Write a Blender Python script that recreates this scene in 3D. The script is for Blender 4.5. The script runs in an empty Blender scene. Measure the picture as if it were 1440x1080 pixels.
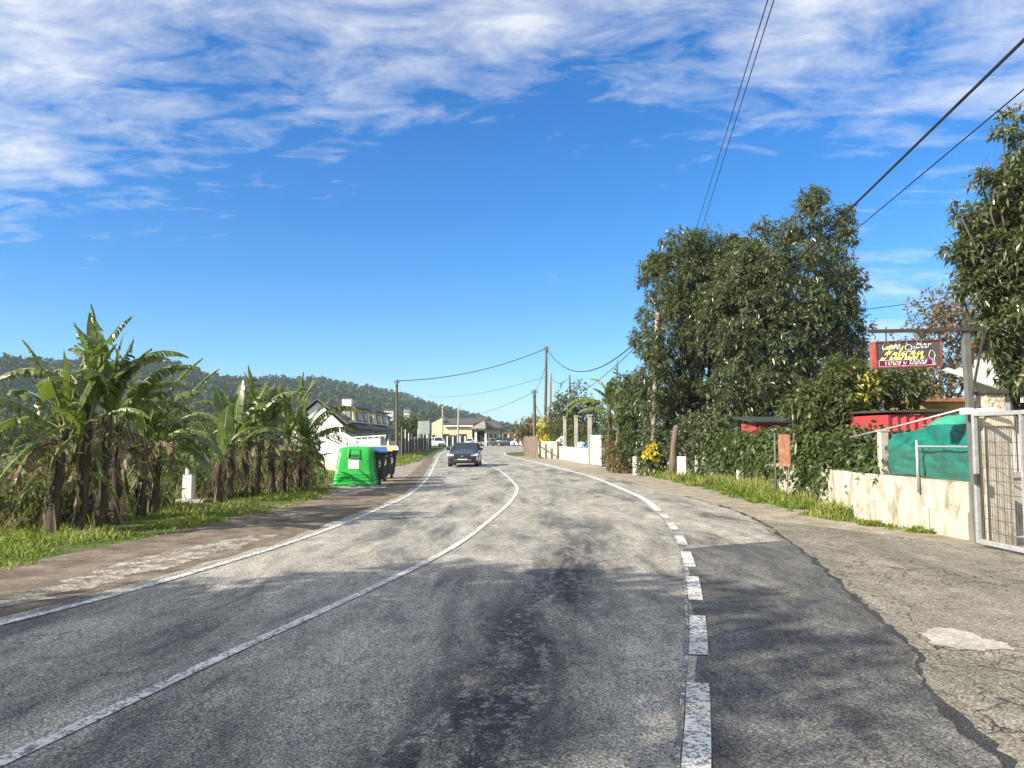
import bpy, math, random
import numpy as np
from mathutils import Vector, Matrix, Quaternion, noise as mn
R = math.radians
random.seed(7)
rng = np.random.default_rng(11)
scene = bpy.context.scene
COL = scene.collection

# ------------------------------------------------------------------ camera model
FPX, CX, CY, HZ, CAMZ = 1082.0, 720.0, 540.0, 615.0, 1.65
PITCH = math.atan((HZ - CY) / FPX)
SP, CP = math.sin(PITCH), math.cos(PITCH)

def ray(px, py):
    dx, dy = (px - CX) / FPX, (CY - py) / FPX
    return dx, CP - dy * SP, SP + dy * CP

def gp(px, py, z=0.0):
    """ground point under a place in the photograph"""
    x, y, zz = ray(px, py)
    t = (z - CAMZ) / zz
    return Vector((x * t, y * t, z))

def at(px, py, Y):
    x, y, zz = ray(px, py)
    t = Y / y
    return Vector((x * t, Y, CAMZ + zz * t))

def lerp_tab(tab, x):
    if x <= tab[0][0]: return tab[0][1]
    for (a, va), (b, vb) in zip(tab, tab[1:]):
        if x <= b: return va + (vb - va) * (x - a) / (b - a)
    return tab[-1][1]

# ------------------------------------------------------------------ road lines measured on the photograph, as ground points
LEFT_PX = [(0,879),(150,841),(295,799),(415,761.5),(485,736),(533,716),(580,693),(603,670),(612,652),(619,639),(627,634.2)]
CENT_PX = [(0,1075),(150,1004),(300,931),(450,862),(590,796),(650,762),(690,731),(717,707),(727,690),(723,680),(705.5,664),(689,655),(674,645.5),(668,640)]
RIGHT_PX = [(945,1130),(955,1060),(962,960),(966,900),(966,865),(963,820),(957,785),(947,755),(930,729),(905,704),(872,688),(830,671),(790,660),(745,648.5),(714,641),(709,638.5),(713,636.6),(740,634.6)]
OUT_PX = [(1440,1110),(1410,1080),(1360,1025),(1285,950),(1288,920),(1240,875),(1190,830),(1140,785),(1100,755),(1065,732),(1015,712),(950,695),(895,680),(850,669),(800,658),(760,649.5),(725,641.5)]
def gl(px): return [gp(a, b) for a, b in px]
LEFT, CENT, RIGHT, OUTER = gl(LEFT_PX), gl(CENT_PX), gl(RIGHT_PX), gl(OUT_PX)
def extend_back(pts, n=14.0):
    d = (pts[0] - pts[1]).normalized()
    return [pts[0] + d * n, pts[0] + d * n * .5, pts[0] + d * n * .22, pts[0] + d * n * .08] + pts
LEFT, CENT, RIGHT, OUTER = map(extend_back, (LEFT, CENT, RIGHT, OUTER))

def spline(pts, step=0.4):
    P = [Vector(p) for p in pts]
    P = [P[0] * 2 - P[1]] + P + [P[-1] * 2 - P[-2]]
    out = []
    for i in range(1, len(P) - 2):
        n = max(2, int((P[i + 1] - P[i]).length / step))
        for k in range(n):
            t = k / n
            a, b, c, d = P[i - 1], P[i], P[i + 1], P[i + 2]
            out.append(0.5 * ((2 * b) + (c - a) * t + (2 * a - 5 * b + 4 * c - d) * t * t + (3 * b - a - 3 * c + d) * t ** 3))
    out.append(P[-2])
    return out

XL = [(-20, -6.2), (0, -5.4), (5, -4.9), (8, -4.2), (12, -3.6), (17, -3.1), (24, -3.05), (32, -3.5), (48, -4.9), (70, -6.9), (85, -8.5), (100, -25), (125, -45), (4000, -45)]
def fall(x, y):
    s = lerp_tab(XL, y) - 5.6 - x
    return s
def gz(x, y):
    s = fall(x, y)
    if s <= 0: return 0.0
    t = min(s / 34.0, 1.0)
    return -5.6 * (t * t * (3 - 2 * t)) * 1.0 - 0.05 * min(s, 4)

# ------------------------------------------------------------------ materials
def nd(nt, t, **kw):
    n = nt.nodes.new(t)
    for k, v in kw.items(): setattr(n, k, v)
    return n
def new_mat(name):
    m = bpy.data.materials.new(name); m.use_nodes = True
    nt = m.node_tree
    b = nt.nodes['Principled BSDF']
    return m, nt, b
def c4(c): return (c[0], c[1], c[2], 1.0)
def ramp(nt, fac, stops, interp='LINEAR'):
    r = nd(nt, 'ShaderNodeValToRGB'); r.color_ramp.interpolation = interp
    e = r.color_ramp.elements
    while len(e) < len(stops): e.new(0.5)
    for q, (p, c) in zip(e, stops):
        q.position = p; q.color = c4(c) if hasattr(c, '__len__') else (c, c, c, 1)
    nt.links.new(fac, r.inputs[0]); return r.outputs[0]
def noise(nt, vec, scale, detail=4, rough=.55, dist=0.0):
    n = nd(nt, 'ShaderNodeTexNoise')
    n.inputs['Scale'].default_value = scale; n.inputs['Detail'].default_value = detail
    n.inputs['Roughness'].default_value = rough; n.inputs['Distortion'].default_value = dist
    if vec is not None: nt.links.new(vec, n.inputs['Vector'])
    return n.outputs['Fac']
def mix(nt, fac, a, b, mode='MIX'):
    m = nd(nt, 'ShaderNodeMix', data_type='RGBA', blend_type=mode)
    for i, v in ((0, fac), (6, a), (7, b)):
        if isinstance(v, (int, float)): m.inputs[i].default_value = v
        elif hasattr(v, '__len__'): m.inputs[i].default_value = c4(v)
        else: nt.links.new(v, m.inputs[i])
    return m.outputs[2]
def mth(nt, op, a, b=None, clamp=False):
    m = nd(nt, 'ShaderNodeMath', operation=op); m.use_clamp = clamp
    for i, v in enumerate((a, b)):
        if v is None: continue
        if isinstance(v, (int, float)): m.inputs[i].default_value = v
        else: nt.links.new(v, m.inputs[i])
    return m.outputs[0]
def objco(nt, scale=(1, 1, 1), rot=(0, 0, 0)):
    t = nd(nt, 'ShaderNodeTexCoord'); m = nd(nt, 'ShaderNodeMapping')
    m.inputs['Scale'].default_value = scale; m.inputs['Rotation'].default_value = rot
    nt.links.new(t.outputs['Object'], m.inputs[0]); return m.outputs[0]
def bump(nt, b, h, strength=.3, dist=.01):
    n = nd(nt, 'ShaderNodeBump'); n.inputs['Strength'].default_value = strength; n.inputs['Distance'].default_value = dist
    nt.links.new(h, n.inputs['Height']); nt.links.new(n.outputs[0], b.inputs['Normal'])

def pmat(name, col, rough=.65, var=.22, scale=6.0, metal=0.0, bmp=.15, bscale=40, dirt=None, dirt_amt=.5, dirt_scale=1.5, spec=.5, coat=0.0, stretch=(1, 1, 1)):
    m, nt, b = new_mat(name)
    v = objco(nt, stretch)
    f = noise(nt, v, scale, 6, .6)
    lo = tuple(max(0, c * (1 - var)) for c in col); hi = tuple(min(1, c * (1 + var)) for c in col)
    c = ramp(nt, f, [(.3, lo), (.7, hi)])
    if dirt:
        d = ramp(nt, noise(nt, v, dirt_scale, 8, .7, .4), [(.45, 0), (.68, 1)])
        c = mix(nt, mth(nt, 'MULTIPLY', d, dirt_amt), c, dirt)
    nt.links.new(c, b.inputs['Base Color'])
    b.inputs['Roughness'].default_value = rough; b.inputs['Metallic'].default_value = metal
    b.inputs['Specular IOR Level'].default_value = spec; b.inputs['Coat Weight'].default_value = coat
    if bmp: bump(nt, b, noise(nt, v, bscale, 4), bmp, .01)
    return m

def leafmat(name, cols, rough=.42, trans=.3, spec=.5):
    """cols: three leaf colours picked per leaf through the tint attribute"""
    m, nt, b = new_mat(name)
    a = nd(nt, 'ShaderNodeAttribute'); a.attribute_name = 'tint'
    c = ramp(nt, a.outputs['Fac'], [(i / (len(cols) - 1), q) for i, q in enumerate(cols)])
    f = noise(nt, objco(nt), 9.0, 3)
    c = mix(nt, ramp(nt, f, [(.3, .0), (.75, .35)]), c, tuple(min(1, q * 1.5) for q in cols[1]))
    nt.links.new(c, b.inputs['Base Color']); b.inputs['Roughness'].default_value = rough
    b.inputs['Specular IOR Level'].default_value = spec
    t = nd(nt, 'ShaderNodeBsdfTranslucent')
    tc = mix(nt, .6, c, (.22, .30, .04), 'MIX')
    nt.links.new(tc, t.inputs[0])
    s = nd(nt, 'ShaderNodeMixShader'); s.inputs[0].default_value = trans
    nt.links.new(b.outputs[0], s.inputs[1]); nt.links.new(t.outputs[0], s.inputs[2])
    nt.links.new(s.outputs[0], nt.nodes['Material Output'].inputs[0])
    return m

# ------------------------------------------------------------------ mesh builder
class MB:
    def __init__(s): s.v, s.f, s.mi, s.cur = [], [], [], 0
    def slot(s, i): s.cur = i; return s
    def add(s, vs, fs):
        o = len(s.v); s.v.extend([tuple(p) for p in vs])
        for f in fs: s.f.append(tuple(i + o for i in f)); s.mi.append(s.cur)
        return s
    def box(s, c, d, rz=0.0, M=None):
        x, y, z = d[0] / 2, d[1] / 2, d[2] / 2
        P = [Vector((a * x, b * y, e * z)) for a in (-1, 1) for b in (-1, 1) for e in (-1, 1)]
        Q = M or Matrix.Rotation(rz, 3, 'Z')
        c = Vector(c)
        return s.add([c + Q @ p for p in P], [(0, 1, 3, 2), (4, 6, 7, 5), (0, 4, 5, 1), (2, 3, 7, 6), (0, 2, 6, 4), (1, 5, 7, 3)])
    def beam(s, a, b, w, h):
        a, b = Vector(a), Vector(b); d = (b - a); L = d.length; d.normalize()
        up = Vector((0, 0, 1)) if abs(d.z) < .95 else Vector((0, 1, 0))
        x = d.cross(up).normalized(); y = x.cross(d).normalized()
        M = Matrix((x, d, y)).transposed()
        return s.box((a + b) / 2, (w, L, h), M=M)
    def tube(s, pts, rad, n=8, cap=True):
        P = [Vector(p) for p in pts]; m = len(P)
        rr = rad if hasattr(rad, '__len__') else [rad] * m
        vs, fs = [], []
        up = None
        for i, p in enumerate(P):
            d = (P[min(i + 1, m - 1)] - P[max(i - 1, 0)]).normalized()
            if up is None: up = Vector((1, 0, 0)) if abs(d.x) < .8 else Vector((0, 1, 0))
            x = d.cross(up).normalized(); y = x.cross(d).normalized(); up = y
            for k in range(n):
                a = 2 * math.pi * k / n
                vs.append(p + (x * math.cos(a) + y * math.sin(a)) * rr[i])
        for i in range(m - 1):
            for k in range(n):
                fs.append((i * n + k, i * n + (k + 1) % n, (i + 1) * n + (k + 1) % n, (i + 1) * n + k))
        if cap:
            fs.append(tuple(range(n - 1, -1, -1))); fs.append(tuple((m - 1) * n + k for k in range(n)))
        return s.add(vs, fs)
    def prism(s, poly, a, b, axis='y'):
        """poly of 2-D points extruded from a to b along axis; poly axes are the other two in order"""
        def w(p, t):
            return {'x': (t, p[0], p[1]), 'y': (p[0], t, p[1]), 'z': (p[0], p[1], t)}[axis]
        n = len(poly)
        vs = [w(p, a) for p in poly] + [w(p, b) for p in poly]
        fs = [tuple(range(n)), tuple(range(2 * n - 1, n - 1, -1))] + [(i, i + n, (i + 1) % n + n, (i + 1) % n) for i in range(n)]
        return s.add(vs, fs)
    def loft(s, rings, cap=True):
        n = len(rings[0]); vs = [p for r in rings for p in r]; fs = []
        for i in range(len(rings) - 1):
            for k in range(n):
                fs.append((i * n + k, i * n + (k + 1) % n, (i + 1) * n + (k + 1) % n, (i + 1) * n + k))
        if cap:
            fs.append(tuple(range(n - 1, -1, -1))); m = len(rings) - 1
            fs.append(tuple(m * n + k for k in range(n)))
        return s.add(vs, fs)
    def build(s, name, mat, parent=None, bevel=0.0, smooth=False, world=False, seg=2):
        me = bpy.data.meshes.new(name)
        vs = s.v
        if world and parent is not None:
            o = WORG[parent.name]; vs = [(p[0] - o[0], p[1] - o[1], p[2] - o[2]) for p in vs]
        me.from_pydata(vs, [], s.f)
        for m in (mat if isinstance(mat, (list, tuple)) else [mat]): me.materials.append(m)
        if any(s.mi): me.polygons.foreach_set('material_index', s.mi)
        if smooth: me.polygons.foreach_set('use_smooth', [True] * len(me.polygons))
        import bmesh
        bm = bmesh.new(); bm.from_mesh(me); bmesh.ops.recalc_face_normals(bm, faces=bm.faces); bm.to_mesh(me); bm.free()
        me.update()
        return link(name, me, parent, bevel, world, seg)
WORG = {}
def link(name, me, parent=None, bevel=0.0, world=False, seg=2):
    o = bpy.data.objects.new(name, me); COL.objects.link(o)
    if parent is not None:
        o.parent = parent
        if world: WORG[o.name] = WORG[parent.name]
    else: WORG[o.name] = (0, 0, 0)
    if bevel:
        m = o.modifiers.new('bevel', 'BEVEL'); m.width = bevel; m.segments = seg; m.limit_method = 'ANGLE'; m.angle_limit = R(35)
    return o
def tag(o, label=None, cat=None, group=None, kind=None):
    if label: o['label'] = label
    if cat: o['category'] = cat
    if group: o['group'] = group
    if kind: o['kind'] = kind
    return o
def thing(name, loc, label, cat, group=None, rz=0.0):
    o = bpy.data.objects.new(name, None); COL.objects.link(o)
    o.location = loc; o.rotation_euler = (0, 0, rz); o.empty_display_size = .3
    WORG[o.name] = tuple(loc)
    return tag(o, label, cat, group)
def copy_tree(o, parent=None):
    c = o.copy(); COL.objects.link(c); c.parent = parent
    for ch in o.children: copy_tree(ch, c)
    WORG[c.name] = tuple(c.location)
    return c

def np_mesh(name, V, F, mats, tint=None, midx=None, smooth=False):
    """V (n,3), F (m,4) quads"""
    me = bpy.data.meshes.new(name)
    me.vertices.add(len(V)); me.vertices.foreach_set('co', np.ascontiguousarray(V, dtype=np.float32).ravel())
    k = F.shape[1]
    me.loops.add(F.size); me.loops.foreach_set('vertex_index', np.ascontiguousarray(F, dtype=np.int32).ravel())
    me.polygons.add(len(F)); me.polygons.foreach_set('loop_start', np.arange(0, F.size, k, dtype=np.int32))
    me.polygons.foreach_set('loop_total', np.full(len(F), k, dtype=np.int32))
    for m in mats: me.materials.append(m)
    if midx is not None: me.polygons.foreach_set('material_index', midx.astype(np.int32))
    if smooth: me.polygons.foreach_set('use_smooth', np.ones(len(F), dtype=bool))
    me.update(calc_edges=True)
    if tint is not None:
        a = me.attributes.new('tint', 'FLOAT', 'FACE'); a.data.foreach_set('value', tint.astype(np.float32))
    me.validate()
    return me

def unit(a): return a / np.maximum(np.linalg.norm(a, axis=1, keepdims=True), 1e-9)
def leaves(B, D, L, W, droop, tint, wob=.5, side=None):
    """leaf blades: base, left, tip, right, midrib -> two quads each"""
    n = len(B)
    D = unit(D)
    up = np.tile(np.array([[0, 0, 1.]]), (n, 1)) + rng.normal(0, wob, (n, 3))
    S = unit(np.cross(D, up)); N = np.cross(S, D)
    L = L[:, None]; W = W[:, None]; dr = droop[:, None]
    z = np.array([[0, 0, 1.]])
    tip = B + D * L - z * L * dr
    mid = B + D * L * .5 - z * L * dr * .28
    l = mid + S * W * .5 + N * W * .14; r = mid - S * W * .5 + N * W * .14
    V = np.stack([B, l, tip, r, mid], 1).reshape(-1, 3)
    o = np.arange(n)[:, None] * 5
    F = np.stack([np.concatenate([o + 0, o + 4, o + 2, o + 1], 1), np.concatenate([o + 0, o + 3, o + 2, o + 4], 1)], 1).reshape(-1, 4)
    return V, F, np.repeat(tint, 2)

def blob_points(blobs, n, seed, shell=.55, bump_amt=.3, freq=1.3, sats=0):
    """points spread through an uneven shell of ellipsoids; returns points and outward directions"""
    g = np.random.default_rng(seed)
    if sats:
        ex = []
        for b in blobs:
            for _ in range(sats):
                v = g.normal(size=3); v /= np.linalg.norm(v); q = .16 + .18 * g.random()
                ex.append((b[0] + v[0] * b[3] * 1.05, b[1] + v[1] * b[4] * 1.05, b[2] + v[2] * b[5] * 1.05, b[3] * q, b[4] * q, b[5] * q))
        blobs = list(blobs) + ex
    w = np.array([(b[3] * b[4] + b[3] * b[5] + b[4] * b[5]) for b in blobs]); w = w / w.sum()
    idx = g.choice(len(blobs), n, p=w)
    d = unit(g.normal(size=(n, 3)))
    C = np.array([b[:3] for b in blobs])[idx]; Rr = np.array([b[3:6] for b in blobs])[idx]
    rad = 1 - shell * g.random(n) ** 1.7
    P = C + d * Rr
    nz = np.array([mn.noise(Vector(p) * freq + Vector((seed, 0, 0))) for p in P])
    rad = rad * (1 + bump_amt * nz * 2)
    return C + d * Rr * rad[:, None], d, g
def crown_mesh(name, mats, blobs, n, per, L, W, droop, seed, shell=.55, bump_amt=.3, freq=1.3, spread=1.0, extra_tint=None, upbias=.35, sats=0):
    P, d, g = blob_points(blobs, n, seed, shell, bump_amt, freq, sats)
    ax = unit(d + np.array([[0, 0, upbias]]) + g.normal(0, .35, (n, 3)))
    ax = np.repeat(ax, per, 0); B = np.repeat(P, per, 0)
    m = n * per
    D = unit(ax + g.normal(0, spread, (m, 3)))
    B = B + g.normal(0, L * .25, (m, 3))
    ll = L * (.65 + .6 * g.random(m)); ww = W * (.7 + .6 * g.random(m))
    tint = np.clip(np.repeat(g.random(n), per) * .55 + g.random(m) * .45, 0, 1)
    if extra_tint is not None: tint = extra_tint(B, tint, g)
    V, F, t = leaves(B, D, ll, ww, droop * (.5 + g.random(m)), tint)
    return np_mesh(name, V, F, mats, t), P

def limbs(mb, base, fork, targets, r0, g):
    base, fork = Vector(base), Vector(fork)
    k = 5
    pts = [base.lerp(fork, i / k) + Vector((g.uniform(-.06, .06), g.uniform(-.06, .06), 0)) * (0 < i) for i in range(k + 1)]
    mb.tube(pts, [r0 * (1.25 - .55 * i / k) for i in range(k + 1)], 9)
    for t in targets:
        t = Vector(t); st = pts[g.randint(3, 5)]
        q = [st.lerp(t, i / 4) + Vector((g.uniform(-.15, .15), g.uniform(-.15, .15), .2 * math.sin(i * .8))) * (0 < i < 4) for i in range(5)]
        mb.tube(q, [r0 * (.5 - .11 * i) + .012 for i in range(5)], 6)
        for _ in range(4):
            a = q[g.randint(2, 4)]; b = a + Vector((g.uniform(-1, 1), g.uniform(-1, 1), g.uniform(-.2, 1))).normalized() * g.uniform(.4, 1.0)
            mb.tube([a, a.lerp(b, .5) + Vector((0, 0, .06)), b], [.014, .010, .005], 5)
    return mb
def tree(name, base, blobs, n, per, L, W, droop, seed, leaf, bark, label, cat='tree', group=None, r0=.16, fork_h=.4, **kw):
    base = Vector(base)
    t = thing(name, base, label, cat, group)
    off = np.array(base)
    lb = [tuple(np.array(b[:3]) - off) + tuple(b[3:]) for b in blobs]
    me, P = crown_mesh('crown', [leaf], lb, n, per, L, W, droop, seed, **kw)
    link('crown', me, t)
    g = random.Random(seed)
    cz = sum(b[2] for b in lb) / len(lb); cx = sum(b[0] for b in lb) / len(lb); cy = sum(b[1] for b in lb) / len(lb)
    fork = Vector((cx * .5, cy * .5, max(.4, cz * fork_h)))
    tg = [tuple(b[:3]) for b in lb]
    limbs(MB(), (0, 0, -.1), fork, tg, r0, g).build('trunk', bark, t, smooth=True)
    return t
def pxblob(px, py, Y, r, ry=None, rz=None):
    p = at(px, py, Y); return (p.x, p.y, p.z, r, ry or r, rz or r)
# ------------------------------------------------------------------ sky, sun, camera
SUN_EL, SUN_TO = R(31), Vector((-0.88, -0.47, 0)).normalized()
w = bpy.data.worlds.new('World'); scene.world = w; w.use_nodes = True
nt = w.node_tree; bg = nt.nodes['Background']
sky = nd(nt, 'ShaderNodeTexSky', sky_type='NISHITA'); sky.sun_disc = False
sky.sun_elevation = SUN_EL; sky.sun_rotation = math.atan2(SUN_TO.x, SUN_TO.y)
sky.altitude = 100; sky.air_density = 1.0; sky.dust_density = 0.15; sky.ozone_density = 5.0
tc = nd(nt, 'ShaderNodeTexCoord'); sx = nd(nt, 'ShaderNodeSeparateXYZ'); nt.links.new(tc.outputs['Generated'], sx.inputs[0])
zz = mth(nt, 'ADD', mth(nt, 'MAXIMUM', sx.outputs['Z'], 0.0), .10)
uu = mth(nt, 'DIVIDE', sx.outputs['X'], zz); vv = mth(nt, 'DIVIDE', sx.outputs['Y'], zz)
cb = nd(nt, 'ShaderNodeCombineXYZ'); nt.links.new(uu, cb.inputs[0]); nt.links.new(vv, cb.inputs[1])
def mapped(s, rot, loc=(0, 0, 0)):
    m = nd(nt, 'ShaderNodeMapping'); m.inputs['Scale'].default_value = s; m.inputs['Rotation'].default_value = (0, 0, rot); m.inputs['Location'].default_value = loc
    nt.links.new(cb.outputs[0], m.inputs[0]); return m.outputs[0]
wisps = noise(nt, mapped((1.0, 1.75, 1), R(20), (3.1, 1.7, 0)), 4.6, 12, .66, .5)
lumps = noise(nt, mapped((1, 1.2, 1), R(10), (7.3, 2.2, 0)), 1.7, 6, .6, .3)
dens = mth(nt, 'ADD', mth(nt, 'MULTIPLY', wisps, .66), mth(nt, 'MULTIPLY', lumps, .74))
# the cloud deck lies overhead and over the near left; it ends along a slanting front
front = mth(nt, 'ADD', mth(nt, 'MULTIPLY', vv, 1.0), mth(nt, 'MULTIPLY', uu, .42))
fm = nd(nt, 'ShaderNodeMapRange'); fm.inputs[1].default_value = 1.1; fm.inputs[2].default_value = 2.55; fm.inputs[3].default_value = .17; fm.inputs[4].default_value = -.25
nt.links.new(front, fm.inputs[0])
rb = nd(nt, 'ShaderNodeMapRange'); rb.inputs[1].default_value = -.1; rb.inputs[2].default_value = 1.9; rb.inputs[3].default_value = 0; rb.inputs[4].default_value = .30
nt.links.new(uu, rb.inputs[0])
bk = nd(nt, 'ShaderNodeMapRange'); bk.inputs[1].default_value = .9; bk.inputs[2].default_value = -.6; bk.inputs[3].default_value = 0; bk.inputs[4].default_value = .10  # extra unseen cloud overhead and behind the camera, added to neutralise the fill light
nt.links.new(front, bk.inputs[0])
dens = mth(nt, 'ADD', mth(nt, 'ADD', mth(nt, 'ADD', dens, fm.outputs[0]), rb.outputs[0]), bk.outputs[0])
cf = ramp(nt, dens, [(.66, 0), (.78, .25), (.90, .52), (1.05, .80)])
satn = nd(nt, 'ShaderNodeHueSaturation'); satn.inputs['Saturation'].default_value = 1.28; satn.inputs['Value'].default_value = 1.0; satn.inputs['Hue'].default_value = .498
nt.links.new(sky.outputs[0], satn.inputs['Color'])
skyc = mix(nt, 1.0, satn.outputs[0], (.78, 1.02, 1.2), 'MULTIPLY')
CLOUD = (6.5, 6.6, 6.75)
cm = nd(nt, 'ShaderNodeMix', data_type='RGBA'); nt.links.new(cf, cm.inputs[0]); nt.links.new(skyc, cm.inputs[6]); cm.inputs[7].default_value = (*CLOUD, 1)
nt.links.new(cm.outputs[2], bg.inputs[0]); bg.inputs[1].default_value = 0.076

sl = bpy.data.lights.new('sun', 'SUN'); sl.energy = 5.0; sl.angle = R(.5); sl.color = (1.0, .90, .75)
so = bpy.data.objects.new('sun', sl); COL.objects.link(so)
toS = Vector((SUN_TO.x * math.cos(SUN_EL), SUN_TO.y * math.cos(SUN_EL), math.sin(SUN_EL)))
so.rotation_euler = (-toS).to_track_quat('-Z', 'Y').to_euler(); so.location = (-20, -10, 30)
cam = bpy.data.cameras.new('camera'); co = bpy.data.objects.new('camera', cam); COL.objects.link(co)
cam.sensor_width = 36; cam.lens = FPX / 1440 * 36; cam.clip_end = 9000; cam.clip_start = .05
co.location = (0, 0, CAMZ); co.rotation_euler = (R(90) + PITCH, 0, 0); scene.camera = co
scene.view_settings.view_transform = 'Standard'; scene.view_settings.look = 'None'
scene.view_settings.exposure = 1.08; scene.view_settings.gamma = 1
cy = scene.cycles
try:
    cy.use_denoising = True; cy.max_bounces = 6; cy.transparent_max_bounces = 8; cy.volume_bounces = 0; cy.caustics_reflective = False; cy.caustics_refractive = False
except Exception: pass

# ------------------------------------------------------------------ ground, road and verges
def asphalt(name, base, dark, beige, streak=.5, grain=1.0, crack=0.0, patch=.5, sc=1.0, cracks_at=.035, path=False):
    m, nt, b = new_mat(name)
    v = objco(nt)
    g1 = noise(nt, v, 62, 3, .75); g2 = noise(nt, v, 170, 2, .7)
    big = noise(nt, objco(nt, (1, .22, 1), (0, 0, R(-8))), 1.1 * sc, 8, .68, .6)
    med = noise(nt, objco(nt, (1, .4, 1)), 3.6 * sc, 8, .72, .5)
    c = mix(nt, ramp(nt, med, [(.34, 0), (.64, 1)]), base, beige)
    bleed = mth(nt, 'MULTIPLY', ramp(nt, mth(nt, 'ADD', mth(nt, 'MULTIPLY', big, .7), mth(nt, 'MULTIPLY', med, .33)), [(.50, 0), (.60, 1)]), streak)
    c = mix(nt, bleed, c, dark)
    if path:
        # bitumen bled out along a wheel path of the near right lane, mottled and crazed
        ps = nd(nt, 'ShaderNodeSeparateXYZ'); nt.links.new(v, ps.inputs[0])
        off_ = mth(nt, 'ABSOLUTE', mth(nt, 'SUBTRACT', mth(nt, 'SUBTRACT', ps.outputs[0], mth(nt, 'MULTIPLY', ps.outputs[1], .17)), mth(nt, 'ADD', -1.22, mth(nt, 'MULTIPLY', noise(nt, v, .8, 3), .5))))
        lat = ramp(nt, off_, [(.15, 1), (.85, 0)])
        lon = ramp(nt, mth(nt, 'MULTIPLY', ps.outputs[1], 1 / 20), [(.55, 1), (.80, 0)])
        mot = ramp(nt, mth(nt, 'ADD', mth(nt, 'MULTIPLY', noise(nt, objco(nt, (1, .3, 1), (0, 0, R(-10))), 2.6, 10, .75, .8), .6), mth(nt, 'MULTIPLY', noise(nt, v, 11, 8, .8), .62)), [(.545, 0), (.60, 1)])
        vq = nd(nt, 'ShaderNodeTexVoronoi', feature='DISTANCE_TO_EDGE'); vq.inputs['Scale'].default_value = 5.5; nq = nd(nt, 'ShaderNodeTexNoise'); nq.inputs['Scale'].default_value = 5; nq.inputs['Detail'].default_value = 5; nt.links.new(v, nq.inputs['Vector']); vs_ = nd(nt, 'ShaderNodeVectorMath', operation='ADD'); nt.links.new(v, vs_.inputs[0]); nt.links.new(nq.outputs['Color'], vs_.inputs[1]); nt.links.new(vs_.outputs[0], vq.inputs['Vector'])
        craze = ramp(nt, vq.outputs['Distance'], [(0, 1), (.02, .9), (.06, 0)])
        mot = mth(nt, 'MAXIMUM', mot, craze)
        k0 = mth(nt, 'MULTIPLY', mth(nt, 'MULTIPLY', lat, lon), mth(nt, 'ADD', mth(nt, 'MULTIPLY', mot, .95), .10), True)
        c = mix(nt, k0, c, (.026, .027, .029))
        # paler worn tracks either side
        m2 = ramp(nt, noise(nt, objco(nt, (1, .25, 1), (0, 0, R(-10))), 1.9, 8, .7, .5), [(.50, 0), (.66, 1)])
        c = mix(nt, mth(nt, 'MULTIPLY', m2, .55), c, tuple(q * 1.12 for q in beige))
    c = mix(nt, mth(nt, 'MULTIPLY', ramp(nt, noise(nt, v, .55, 6, .6), [(.4, 0), (.7, 1)]), patch), c, tuple(q * .62 for q in base))
    sp = ramp(nt, g1, [(.38, .36), (.5, .95), (.62, 2.1)])
    c = mix(nt, grain, c, sp, 'MULTIPLY')
    c = mix(nt, grain * .8, c, ramp(nt, g2, [(.36, .5), (.5, 1.0), (.62, 1.7)]), 'MULTIPLY')
    h = mth(nt, 'ADD', g1, mth(nt, 'MULTIPLY', g2, .6))
    if crack:
        vo = nd(nt, 'ShaderNodeTexVoronoi', feature='DISTANCE_TO_EDGE'); vo.inputs['Scale'].default_value = 2.1 * sc
        wv = nd(nt, 'ShaderNodeVectorMath', operation='ADD'); nt.links.new(v, wv.inputs[0])
        nn = nd(nt, 'ShaderNodeTexNoise'); nn.inputs['Scale'].default_value = 2.4; nn.inputs['Detail'].default_value = 6; nt.links.new(v, nn.inputs['Vector'])
        sc_ = nd(nt, 'ShaderNodeVectorMath', operation='SCALE'); sc_.inputs['Scale'].default_value = .8; nt.links.new(nn.outputs['Color'], sc_.inputs[0])
        nt.links.new(sc_.outputs[0], wv.inputs[1]); nt.links.new(wv.outputs[0], vo.inputs['Vector'])
        vo2 = nd(nt, 'ShaderNodeTexVoronoi', feature='DISTANCE_TO_EDGE'); vo2.inputs['Scale'].default_value = 6.5 * sc; nt.links.new(wv.outputs[0], vo2.inputs['Vector'])
        k1 = ramp(nt, vo.outputs['Distance'], [(0, 1), (cracks_at * .35, 1), (cracks_at, 0)])
        k2 = mth(nt, 'MULTIPLY', ramp(nt, vo2.outputs['Distance'], [(0, 1), (cracks_at * .5, .8), (cracks_at * 1.6, 0)]), ramp(nt, noise(nt, v, .8, 4), [(.48, 0), (.6, 1)]))
        wh = ramp(nt, noise(nt, v, .5, 4), [(.40, .25), (.58, 1)])
        k = mth(nt, 'MULTIPLY', mth(nt, 'MAXIMUM', mth(nt, 'MULTIPLY', k1, wh), k2), crack)
        c = mix(nt, k, c, (.012, .011, .011))
        h = mth(nt, 'SUBTRACT', h, mth(nt, 'MULTIPLY', k, 2.5))
    nt.links.new(c, b.inputs['Base Color']); b.inputs['Roughness'].default_value = .8; b.inputs['Specular IOR Level'].default_value = .35
    bump(nt, b, h, .55, .006)
    return m

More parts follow.
